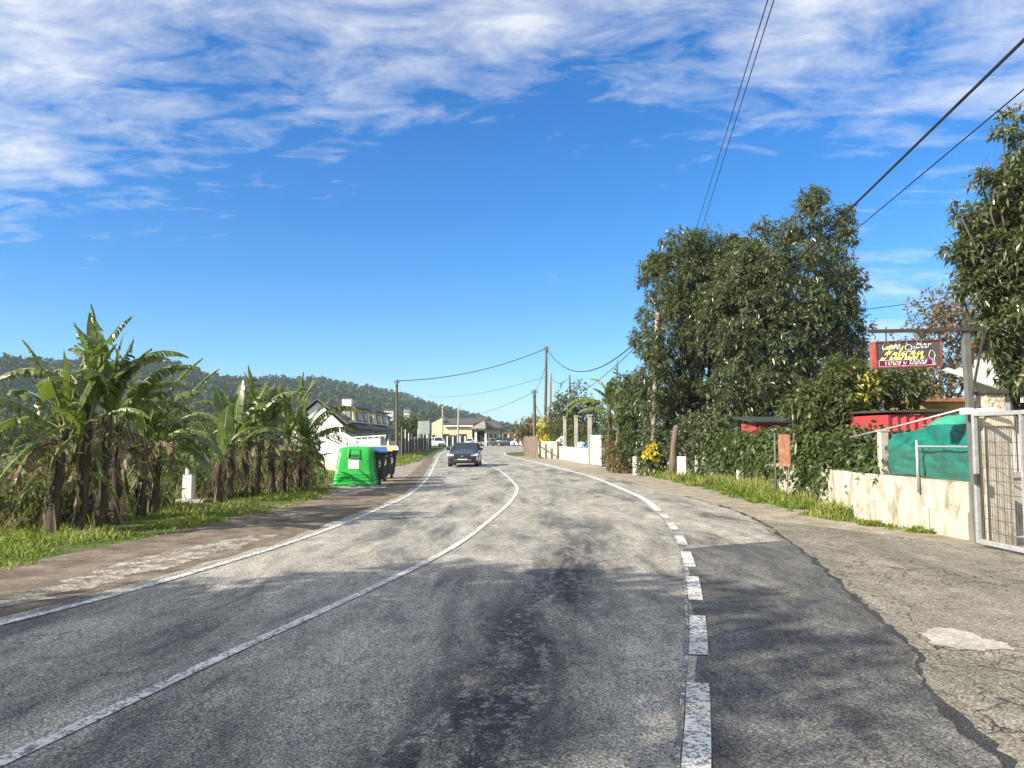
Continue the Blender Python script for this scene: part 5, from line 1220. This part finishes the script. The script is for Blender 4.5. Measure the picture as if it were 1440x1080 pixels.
def bin_(loc, rz, lidmat, label, name='wheeled_bin', sticker=True):
    """a four-wheeled refuse container; its front looks along local -y, wide along x"""
    t = thing(name, loc, label, 'bin', 'wheeled rubbish containers behind the bottle bank', rz)
    rings = [rrect(.50, .36, .06, .18), rrect(.53, .40, .07, .40), rrect(.60, .47, .07, 1.05), rrect(.63, .50, .07, 1.08), rrect(.63, .50, .07, 1.13)]
    MB().loft(rings).build('body', M['binblack'], t, smooth=False, bevel=.012)
    mb = MB()
    for x in (-.42, -.21, 0, .21, .42): mb.add([(x - .035, -.365, .24), (x + .035, -.365, .24), (x + .04, -.49, 1.03), (x - .04, -.49, 1.03), (x - .03, -.34, .24), (x + .03, -.34, .24), (x + .03, -.43, 1.03), (x - .03, -.43, 1.03)], [(0, 1, 2, 3), (0, 3, 7, 4), (1, 5, 6, 2), (3, 2, 6, 7), (0, 4, 5, 1)])
    mb.build('ribs', M['binblack'], t)
    lid = MB(); n = 10; prof = [(-.54, 1.12), (-.52, 1.17), (-.3, 1.26), (0, 1.31), (.3, 1.27), (.52, 1.18), (.54, 1.12)]
    lid.loft([[(x, y, z) for (y, z) in prof] for x in (-.65, -.3, 0, .3, .65)])
    l = lid.build('lid', lidmat, t, bevel=.015)
    mb = MB(); mb.tube([(-.3, -.57, 1.14), (.3, -.57, 1.14)], .016, 6); mb.box((-.3, -.55, 1.14), (.03, .06, .03)); mb.box((.3, -.55, 1.14), (.03, .06, .03)); mb.build('lid_handle', M['binblack'], l)
    for x in (-.42, .42):
        for y in (-.28, .28):
            wv = MB().tube([(x - .025, y, .09), (x + .025, y, .09)], .09, 14).build('wheel', M['rubber'], t); MB().box((x, y, .17), (.08, .05, .10)).build('fork', M['galv'], wv)
    for x in (-.6, .6): MB().tube([(x, 0, .98), (x * 1.14, 0, .98)], .025, 8).build('trunnion', M['galv'], t)
    if sticker:
        for i in range(3):
            mb = MB(); z = .60 + .09 * i; y = -.405 - (z - .40) * .108 - .008
            mb.add([(.36, y, z), (.43, y - .004, z + .05), (.43, y - .01, z + .10), (.36, y - .006, z + .05)], [(0, 1, 2, 3)]); o = mb.build('reflective_stripe', M['signwhite'], t); o.modifiers.new('thickness', 'SOLIDIFY').thickness = .004
    return t
bin_((-5.02, 26.9, .012), R(12), M['binblue'], 'dark rubbish container with a blue lid, right behind the green bottle bank')
bin_((-5.18, 28.9, .012), R(16), M['binyellow'], 'dark rubbish container with a faded yellow lid, between the blue and grey lidded ones')
bin_((-5.25, 31.0, .012), R(14), M['bingrey'], 'dark rubbish container with a pale grey lid, farthest of the containers')

# ------------------------------------------------------------------ houses on the left
dn_, df_ = 88.0, 120.0
zg = -2.6
def HP(px, py, d): return at(px, py, d)
r0, r1 = HP(446, 562, dn_), HP(531, 575, df_)                        # ridge, near and far
e0, e1 = HP(488, 597, dn_), HP(548, 601, df_)                        # right eave
cx0 = HP(484, 600, dn_)
hw = e0.x - r0.x
t = thing('white_house', (e0.x, e0.y, zg), 'white house with a dark roof and two dormers, beyond the green container', 'house')
wx0, wx1 = e0.x - .55, e1.x - .55
lx0, lx1 = r0.x - hw * 1.05, r1.x - hw * 1.05
ez = e0.z; e1z = ez
rz_ = r0.z
# walls: gable prism running back
ya, yb_ = dn_ + .4, df_ - .4
def gable(y, x_r, x_l, xr): return [(x_l + .55, y, zg), (x_r, y, zg), (x_r, y, ez - .1), (xr, y, rz_ - .25), (x_l + .55, y, ez - .1)]
MB().loft([gable(ya, wx0, lx0, r0.x), gable(yb_, wx1, lx1, r1.x)]).build('wall', M['white'], t, world=True)
# roof: two slabs with thickness
def slab(a0, a1, b0, b1, th, name, mat, par):
    mb = MB(); P = [Vector(p) for p in (a0, a1, b1, b0)]; nrm = (P[1] - P[0]).cross(P[3] - P[0]).normalized(); nrm = nrm if nrm.z > 0 else -nrm
    mb.add([p for p in P] + [p + nrm * th for p in P], [(0, 1, 2, 3), (4, 7, 6, 5), (0, 4, 5, 1), (1, 5, 6, 2), (2, 6, 7, 3), (3, 7, 4, 0)]); return mb.build(name, mat, par, world=True)
rf = slab(r0, Vector((r1.x, df_, rz_)), e0, Vector((e1.x, df_, ez)), .16, 'roof', M['roofgrey'], t)
slab(Vector((r0.x, dn_, rz_)), Vector((r1.x, df_, rz_)), Vector((lx0, dn_, ez)), Vector((lx1, df_, ez)), .16, 'roof', M['rooftile'], t)
ch = at(488.5, 568, 97.0); MB().box((ch.x, 97, rz_ - .3), (1.15, .9, 2.0)).build('chimney', M['white'], rf, world=True); MB().box((ch.x, 97, rz_ + .78), (1.6, 1.3, .18)).build('chimney_cap', M['darksteel'], rf, world=True)
def rx(y, zf):  # x on the right slope at fraction from eave(0) to ridge(1)
    k = (y - dn_) / (df_ - dn_); ex = e0.x + (e1.x - e0.x) * k; rxx = r0.x + (r1.x - r0.x) * k; return ex + (rxx - ex) * zf
for (y0_, y1_) in ((90.5, 100.5), (105, 116.5)):
    xm = rx((y0_ + y1_) / 2, -.12); zb, zt_ = ez + .30, ez + 2.0
    dm = MB(); dm.prism([(xm, zb), (xm - .25, zt_), (xm - 2.6, zt_), (xm - 2.6, zb)], y0_, y1_, 'y'); do = dm.build('dormer', M['cream'], t, world=True)
    MB().prism([(xm + .3, zt_ + .01), (xm + .22, zt_ + .2), (xm - 2.9, zt_ + .32), (xm - 2.9, zt_ + .01)], y0_ - .3, y1_ + .3, 'y').build('dormer_roof', M['rooftile'], do, world=True)
    for k in (.30, .72):
        yy = y0_ + (y1_ - y0_) * k; wf = MB().box((xm - .1, yy, (zb + zt_) / 2 - .05), (.14, 3.0, 1.3), M=Matrix.Rotation(-.14, 3, 'Y')).build('window', M['darksteel'], do, world=True); MB().box((xm - .06, yy, (zb + zt_) / 2 - .05), (.12, 2.5, 1.0), M=Matrix.Rotation(-.14, 3, 'Y')).build('pane', M['shutter'], wf, world=True)
    for yy in (y0_ - .02, ): 
        wf = MB().box((xm - .75, yy, (zb + zt_) / 2), (.7, .08, 1.1)).build('window', M['darksteel'], do, world=True); MB().box((xm - .75, yy - .03, (zb + zt_) / 2), (.55, .06, .9)).build('pane', M['shutter'], wf, world=True)
slab(Vector((rx(dn_, .0) - .1, 90, ez + .15)), Vector((rx(df_, 0) - .1, df_, ez + .15)), Vector((e0.x + 1.3, 90, ez - .55)), Vector((e1.x + 1.3, df_, ez - .55)), .1, 'porch_roof', M['rooftile'], t)
def wallx(y): k = (y - ya) / (yb_ - ya); return wx0 + (wx1 - wx0) * k
for (yy, wdt, hgt, zc) in ((91.5, 2.0, 1.3, ez - 2.2), (96.5, 2.2, 2.2, ez - 2.5), (103, 1.4, 2.0, ez - 2.4), (107, 1.8, 1.3, ez - 2.1), (112, 1.6, 1.9, ez - 2.3)):
    wf = MB().box((wallx(yy), yy, zc), (.16, wdt, hgt)).build('window', M['darksteel'], t, world=True); MB().box((wallx(yy) + .04, yy, zc), (.14, wdt - .3, hgt - .3)).build('pane', M['shutter'], wf, world=True)
for yy in (100.5, 115.5): MB().box((wallx(yy) + 1.2, yy, (ez - .6 + zg) / 2), (.28, .28, ez - .6 - zg)).build('porch_pillar', M['white'], t, world=True)
# white yard wall and sloping balustrades in front of the house
a, b = at(487, 622, 62), at(543, 622, 68); zt_ = at(520, 617.5, 65).z; t = thing('white_yard_wall', (a.x, a.y, -2.2), 'plain white yard wall just above the bins, in front of the dormered house', 'wall')
mb = MB(); mb.prism([(a.x - .5, -2.2), (b.x, -2.2), (b.x, at(543, 615.5, 65).z), (a.x - .5, at(487, 619, 65).z)], 65, 65.25, 'y'); mb.build('wall', M['white'], t, world=True)
mb = MB(); mb.beam(at(489, 615.5, 65.1), at(543, 612.3, 65.1), .10, .10)
for i in range(7): p = at(492 + i * 8.2, 617, 65.1); mb.beam((p.x, 65.1, at(490, 618.5 - .4 * i, 65.1).z), (p.x, 65.1, at(490, 615.5 - .4 * i, 65.1).z), .06, .06)
mb.build('top_rail', M['lattice'], t, world=True)
tent = [at(543, 640, 66), at(551, 640, 66)]
tp = thing('folded_parasol', (at(546, 628, 64).x, 64, -1.6), 'white folded parasol standing at the end of the white yard wall', 'parasol'); MB().tube([(0, 0, 0), (0, 0, .8), (0, 0, 1.7), (0, 0, 3.0)], [.30, .36, .28, .03], 12).build('canopy', M['lattice'], tp); MB().tube([(0, 0, -.9), (0, 0, 3.1)], .035, 8).build('pole', M['galv'], tp)
for (A, B, lab) in ((at(462, 599, 52), at(502, 621, 44), 'upper white balustrade sloping down behind the green container'), (at(452, 616, 40), at(482, 631, 34), 'lower white balustrade sloping down behind the green container')):
    zb = gz(A.x, A.y); t = thing('balustrade', (A.x, A.y, zb), lab, 'balustrade', 'sloping white balustrades by the house'); mb = MB(); mb.beam(A, B, .16, .12); mb.beam(A + Vector((0, 0, -.75)), B + Vector((0, 0, -.75)), .2, .14); mb.build('rails', M['lattice'], t, world=True)
    for i in range(15): p = A.lerp(B, (i + .5) / 15); MB().tube([p + Vector((0, 0, -.69)), p + Vector((0, 0, -.5)), p + Vector((0, 0, -.2)), p + Vector((0, 0, -.05))], [.04, .07, .045, .05], 8).build('baluster', M['lattice'], t, world=True)
    mb = MB(); P = [(A.x, A.y, A.z - .82), (B.x, B.y, B.z - .82), (B.x, B.y, gz(B.x, B.y) - .2), (A.x, A.y, zb - .2)]; mb.add(P + [(p[0] + .2, p[1] + .15, p[2]) for p in P], [(0, 1, 2, 3), (4, 7, 6, 5), (0, 4, 5, 1), (1, 5, 6, 2), (2, 6, 7, 3), (3, 7, 4, 0)]); mb.build('ramp_wall', M['concrete'], t, world=True)
# small far houses on the hillside
for i, (px, py, wpx, hpx, lab) in enumerate(((546, 577, 12, 7, 'small white house far up the hillside left of the wooden pole'), (572, 575.5, 8, 3, 'tiny pale house roof on the wooded hillside right of the wooden pole'))):
    D = 420; p = at(px, py, D); s = D / FPX; t = thing('hillside_house', (p.x, D, p.z - hpx * s), lab, 'house', 'white houses on the hillside'); w_, h_ = wpx * s, hpx * s
    MB().box((0, 2.5, h_ / 2 - 4), (w_, 5, h_ + 8)).build('wall', M['white'], t); MB().prism([(-w_ / 2 - .4, h_), (w_ / 2 + .4, h_), (w_ / 2, h_ + .9), (-w_ / 2, h_ + .9)], -.4, 5.4, 'y').build('roof', M['rooftile'], t)
    for k in (-.3, .05, .33): MB().box((k * w_, -.02, h_ * .5), (w_ * .13, .08, h_ * .35)).build('window', M['darkgap'], t)

# ---- reed fence with pale posts, road sign backs
q0, q1 = gp(562, 641.5), gp(606, 629.5); t = thing('reed_fence', q0, 'dark reed fence with pale posts along the left verge', 'fence'); PTS = [q0, gp(578, 636.5), gp(592, 632.8), q1]
hh = [1.55, 1.6, 1.7, 1.7]
mb = MB(); rg = random.Random(4)
for a, b in zip(PTS, PTS[1:]):
    k = int((b - a).length / .28)
    for i in range(k): p = a.lerp(b, (i + .5) / k); h = 1.5 + rg.uniform(-.18, .14); mb.box((p.x, p.y, h / 2), (.12, .26, h), rz=rg.uniform(-.2, .2))
mb.build('reed_screen', M['reed'], t, world=True)
for i in range(11):
    a = PTS[0].lerp(PTS[-1], i / 10); k = i / 10 * 3; s_ = int(min(2, k)); p = PTS[s_].lerp(PTS[s_ + 1], k - s_); h = rg.choice((1.7, 2.1, 2.4, 2.6)); MB().box((p.x + .14, p.y, h / 2), (.07, .07, h)).build('post', M['lattice'] if i % 3 else M['palewood'], t, world=True)
Y = 98; sA, sB = at(589.5, 634, Y), at(602, 634, Y); t = thing('road_sign', (sA.x, Y, 0), 'back of a tall grey road sign on two posts', 'road sign'); z0, z1 = at(595, 611, Y).z, at(595, 592, Y).z
for q in (sA, sB): MB().tube([(q.x, Y, 0), (q.x, Y, z1 - .1)], .055, 8).build('post', M['galv'], t, world=True)
x0, x1 = at(586, 600, Y).x, at(604, 600, Y).x; MB().box(((x0 + (x1 - x0) * .38) , Y - .08, (z0 + z1) / 2), (.02 + (x1 - x0) * .0 + .9, .04, z1 - z0 - .05)).build('side_panel', M['signback'], t, world=True)
pn = MB().box((x0 + (x1 - x0) * .72, Y - .09, (z0 + z1) / 2), (.98, .04, z1 - z0)).build('panel', M['signback'], t, world=True)
for i in range(7): z = z0 + .12 + (z1 - z0 - .24) * i / 6; MB().box((x0 + (x1 - x0) * .72, Y - .125, z), (.96, .03, .03)).build('rib', M['galv'], pn, world=True)

# ---- long cream building at the bend
Y = 156.0
def X(px): return at(px, 600, Y).x
def Z(py): return at(700, py, Y).z
t = thing('cream_building', (X(640), Y, 0), 'long cream building with a dark roof beyond the parked cars', 'building')
MB().prism([(X(607), 0), (X(664), 0), (X(664), Z(598)), (X(623), Z(598)), (X(622), Z(587.5)), (X(607), Z(595))], Y, Y + 12, 'y').build('wall', M['cream'], t, world=True)
rf = MB(); A = [(X(622), Y - .5, Z(598) + .05), (X(666), Y - .5, Z(598) + .05), (X(690), Y + 9, Z(588.5)), (X(624), Y + 9, Z(588.5))]; rf.add(A + [(p[0], p[1], p[2] + .25) for p in A], [(0, 1, 2, 3), (4, 7, 6, 5), (0, 4, 5, 1), (1, 5, 6, 2), (2, 6, 7, 3), (3, 7, 4, 0)]); rfo = rf.build('roof', M['rooftile'], t, world=True)
MB().beam((X(623.5), Y - .42, Z(599)), (X(665), Y - .42, Z(599)), .2, .28).build('eave', M['white'], t, world=True)
for px, w_, zc, h_ in ((610, 1.1, 1.4, 1.5), (627, 1.3, 1.5, 1.7), (637, 1.5, 1.3, 1.6), (645, .9, 1.2, 2.3), (652, 1.1, 1.2, 2.3)):
    wf = MB().box((X(px), Y - .02, zc), (w_, .12, h_)).build('window' if h_ < 2 else 'door', M['wood'], t, world=True); MB().box((X(px), Y - .06, zc), (w_ - .3, .1, h_ - .3)).build('pane', M['glass'], wf, world=True)
# porch with a gable and the darker right wing
MB().prism([(X(663), Z(603)), (X(684), Z(603)), (X(682), Z(592)), (X(672), Z(597))], Y - 3.5, Y + 5, 'y').build('porch_gable', M['concrete'], t, world=True)
MB().box((X(673.5), Y + 1, 1.5), (X(682) - X(665), .3, 3.0)).build('porch_recess', M['darkgap'], t, world=True)
MB().prism([(X(681), 0), (X(701), 0), (X(701), Z(602)), (X(681), Z(602))], Y - 1, Y + 8, 'y').build('right_wing', M['concrete'], t, world=True)
A = [(X(682), Y - 2, Z(602.5)), (X(706), Y - 2, Z(602.5)), (X(700), Y + 6, Z(594)), (X(682), Y + 6, Z(592))]; rf = MB(); rf.add(A + [(p[0], p[1], p[2] + .2) for p in A], [(0, 1, 2, 3), (4, 7, 6, 5), (0, 4, 5, 1), (1, 5, 6, 2), (2, 6, 7, 3), (3, 7, 4, 0)]); rf.build('roof', M['rooftile'], t, world=True)
for px in (685, 691, 697): wf = MB().box((X(px), Y - 1.04, 1.7), (.75, .1, 1.8)).build('window', M['cream'], t, world=True); MB().box((X(px), Y - 1.08, 1.7), (.5, .08, 1.5)).build('pane', M['glass'], wf, world=True)
# low pergola and garden wall right of it
t = thing('pergola', (X(712), Y, 0), 'low white pergola behind the parked dark car', 'pergola'); MB().box((X(713), Y, Z(609)), (X(724) - X(702), 3, .25)).build('roof', M['rust'], t, world=True)
for px in (702.5, 707, 715, 724): MB().box((X(px), Y - 1.2, Z(609) / 2), (.28, .28, Z(609) - .26)).build('pillar', M['white'], t, world=True)
MB().box((X(713), Y + 1.3, .9), (X(724) - X(702), .2, 1.8)).build('back_wall', M['oldwall'], t, world=True)
# fence of dark panels with white posts before the building
Y2 = 146.0
def X2(px): return at(px, 615, Y2).x
t = thing('panel_fence', (X2(600), Y2, 0), 'dark panel fence between white posts in front of the cream building', 'fence'); 
MB().box(((X2(600) + X2(654)) / 2, Y2, .85), (X2(654) - X2(600), .08, 1.6)).build('panels', M['panelgreen'], t, world=True)
for px, h in ((601, 2.1), (613, 2.0), (629, 1.9), (637, 1.8), (647, 1.9), (654, 1.9)): MB().box((X2(px), Y2 - .15, h / 2), (.22, .2, h)).build('post', M['white'], t, world=True)
t = thing('gate_pillar', (X2(669), Y2, 0), 'thick white gate pillar in front of the dark porch', 'pillar'); zt_ = at(669, 608, Y2).z; MB().box((0, 0, zt_ / 2), (.42, .42, zt_)).build('shaft', M['white'], t); MB().box((0, 0, zt_ + .06), (.56, .56, .12)).build('cap', M['concrete'], t)
t = thing('gate_pillar', (X2(683), Y2, 0), 'slim white gate pillar between the porch and the silver car', 'pillar'); zt_ = at(683, 610, Y2).z; MB().box((0, 0, zt_ / 2), (.3, .3, zt_)).build('shaft', M['white'], t); MB().box((0, 0, zt_ + .05), (.4, .4, .1)).build('cap', M['concrete'], t)

# ------------------------------------------------------------------ cars
def paintmat(name, c, metal=.3):
    return pmat(name, c, .28, .06, 2, metal=metal, bmp=0, coat=.8)
M['carblack'] = paintmat('black_car_paint', (.018, .02, .026)); M['carwhite'] = paintmat('white_car_paint', (.72, .73, .74), 0); M['carsilver'] = paintmat('silver_blue_car_paint', (.42, .47, .52)); M['cardark'] = paintmat('dark_car_paint', (.03, .035, .045))
M['carglass'] = pmat('car_glass', (.012, .018, .02), .08, .1, 2, bmp=0, spec=.5); M['chrome'] = pmat('chrome_trim', (.7, .7, .7), .2, .05, 5, metal=.9, bmp=0); M['lampglass'] = pmat('headlight_lens', (.62, .66, .7), .1, .1, 9, metal=.3, bmp=0, coat=.8); M['rim'] = pmat('alloy_rim', (.4, .4, .41), .35, .1, 8, metal=.7, bmp=0); M['taillight'] = pmat('red_lens', (.4, .01, .01), .2, .1, 8, bmp=0)
def car(loc, rz, paint, label, kind='sedan', L=4.5, W=1.8, H=1.45, group=None, plate=True):
    """forward is local -y"""
    t = thing('parked_car' if group else 'car', loc, label, 'car', group, rz)
    h = W / 2; f = -L / 2
    suv = kind == 'suv'
    hood = .98 if suv else .86; belt = 1.06 if suv else .93
    # lower body, station by station from the nose to the tail: y, half width, bottom, top
    stn = [(0, .60, .34, .58), (.06, .74, .24, .70), (.22, h - .06, .20, hood - .12), (.55, h - .015, .19, hood - .05), (1.25, h, .19, hood + .05), (1.7, h, .19, belt), (L * .55, h, .19, belt + .02), (L - .9, h, .20, belt + .05), (L - .35, h - .03, .22, belt + .05 if kind != 'sedan' else belt + .03), (L - .08, h - .10, .28, belt - .02), (L, h - .2, .36, belt - .16)]
    rings = []
    for (y, w_, z0, z1) in stn:
        zm = z0 + (z1 - z0) * .55; r = min(.14, (z1 - z0) * .4)
        pr = [(-w_ + .05, z0), (-w_, z0 + .12), (-w_ - .0, zm), (-w_ + .05, z1 - .06), (-w_ + .17, z1), (-w_ * .4, z1 + .035), (w_ * .4, z1 + .035), (w_ - .17, z1), (w_ - .05, z1 - .06), (w_, zm), (w_, z0 + .12), (w_ - .05, z0)]
        rings.append([(x, f + y, z) for x, z in pr])
    MB().loft(rings).build('body', paint, t, bevel=.02, smooth=True)
    # cabin: glasshouse with a painted roof
    y0c, y1c = 1.25 if not suv else 1.15, {'sedan': L - .55, 'wagon': L - .1, 'suv': L - .12}[kind]
    rf0, rf1 = y0c + .85, y1c - (.75 if kind == 'sedan' else .4)
    zb = belt - .03
    def ring(y, w_, z): return [(-w_, f + y, z), (w_, f + y, z)]
    B0, B1 = y0c, y1c
    lo = [(-h + .10, f + B0, zb), (h - .10, f + B0, zb), (h - .08, f + B1, zb), (-h + .08, f + B1, zb)]
    hi = [(-h + .27, f + rf0, H - .06), (h - .27, f + rf0, H - .06), (h - .29, f + rf1, H - .08), (-h + .29, f + rf1, H - .08)]
    mb = MB(); mb.add(lo + hi, [(0, 1, 5, 4), (1, 2, 6, 5), (2, 3, 7, 6), (3, 0, 4, 7), (4, 5, 6, 7)]); mb.build('windows', M['carglass'], t)
    mb = MB(); rr = []
    for (y, wz, z) in ((rf0 - .04, h - .26, H - .055), (rf0 + .25, h - .27, H - .01), ((rf0 + rf1) / 2, h - .27, H), (rf1 - .1, h - .29, H - .03), (rf1 + .03, h - .3, H - .07)):
        rr.append([(-wz, f + y, z - .06), (-wz + .05, f + y, z), (wz - .05, f + y, z), (wz, f + y, z - .06)])
    mb.loft(rr).build('roof', paint, t, bevel=.012, smooth=True)
    for s in (-1, 1):
        ym = (B0 + B1) / 2 + .1
        for (qa, qb, wd, tk) in (((s * (h - .09), f + B0, zb), (s * (h - .265), f + rf0, H - .05), .07, .06), ((s * (h - .08), f + B1, zb), (s * (h - .285), f + rf1, H - .07), .12, .09), ((s * (h - .085), f + ym, zb), (s * (h - .27), f + ym, H - .07), .05, .10)):
            MB().beam(qa, qb, wd, tk).build('window_pillar', paint, t)
    MB().box((0, f + .03, .53), (.95, .12, .20)).build('grille', M['rubber'], t, bevel=.03); MB().box((0, f + .05, .31), (1.1, .16, .14)).build('air_intake', M['rubber'], t, bevel=.02)
    MB().tube([(0, f - .035, .60), (0, f - .06, .60)], .055, 10).build('badge', M['chrome'], t)
    for s in (-1, 1):
        mb = MB(); mb.add([(s * .46, f - .035, .60), (s * .84, f + .06, .63), (s * .89, f + .22, .74), (s * .50, f - .01, .70), (s * .52, f + .2, .62), (s * .76, f + .35, .66), (s * .78, f + .42, .76), (s * .56, f + .25, .72)], [(0, 1, 2, 3), (4, 7, 6, 5), (0, 4, 5, 1), (1, 5, 6, 2), (2, 6, 7, 3), (3, 7, 4, 0)]); mb.build('headlight', M['lampglass'], t, bevel=.01)
        mb = MB(); mb.box((s * (h + .10), f + B0 + .42, zb + .08), (.20, .13, .15)); mb.box((s * (h + .0), f + B0 + .42, zb + .03), (.16, .05, .04)); mb.build('wing_mirror', paint, t, bevel=.02)
        MB().box((s * .66, f + L - .05, belt - .12), (.28, .14, .20)).build('tail_light', M['taillight'], t, bevel=.02)
        MB().box((s * .62, f + .10, .36), (.16, .08, .07)).build('fog_light', M['chrome'], t, bevel=.01)
        for y in (.86, L - .86):
            ty = MB(); ty.tube([(s * (h - .21), f + y, .32), (s * (h + .005), f + y, .32)], .325, 22); tyo = ty.build('wheel', M['rubber'], t, bevel=.02); MB().tube([(s * (h - .05), f + y, .32), (s * (h + .012), f + y, .32)], .20, 16).build('rim', M['rim'], tyo)
    MB().box((0, f - .01, .46), (.52, .03, .115)).build('number_plate', M['signwhite'], t)
    MB().beam((-.5, f - .0, .40), (.5, f - .0, .40), .03, .025).build('trim_strip', M['chrome'], t)
    return t
q = gp(651, 657); car((q.x, q.y + 2.15, .006), R(-1), M['carblack'], 'black car driving towards the camera in the left lane', 'wagon', 4.3, 1.70, 1.35)
GCAR = 'cars parked by the far building'
q = gp(612, 628.6); car((q.x + .2, q.y + 2.0, .006), R(22), M['carwhite'], 'white car parked on the left verge by the reed fence', 'suv', 4.4, 1.85, 1.66, GCAR)
q = gp(690, 626.8); car((q.x, 148, .006), R(-58), M['carsilver'], 'silver blue estate car parked in front of the right wing', 'wagon', 4.3, 1.75, 1.48, GCAR)
car((at(713, 620, 146).x, 146, .006), R(68), M['cardark'], 'dark car parked in front of the low white pergola', 'suv', 4.3, 1.8, 1.62, GCAR)
car((at(734, 620, 144).x, 144, .006), R(60), M['carwhite'], 'white car parked at the end of the row, next to the slat fence', 'sedan', 4.2, 1.75, 1.45, GCAR)
car((at(661, 620, 149).x, 149, .006), R(-25), M['carwhite'], 'white car half hidden behind the black car, near the thick gate pillar', 'wagon', 4.2, 1.75, 1.48, GCAR)

# ---- the air: far hills fade to blue
hz_ = bpy.data.materials.new('thin_air'); hz_.use_nodes = True; nt = hz_.node_tree
for n_ in list(nt.nodes):
    if n_.type != 'OUTPUT_MATERIAL': nt.nodes.remove(n_)
pv = nd(nt, 'ShaderNodeVolumePrincipled'); pv.inputs['Color'].default_value = (.62, .80, 1.0, 1); pv.inputs['Density'].default_value = .00022; pv.inputs['Anisotropy'].default_value = .0
nt.links.new(pv.outputs[0], nt.nodes['Material Output'].inputs['Volume'])
tag(MB().box((-200, 1860, 55), (6700, 4500, 130)).build('haze', hz_), kind='stuff')
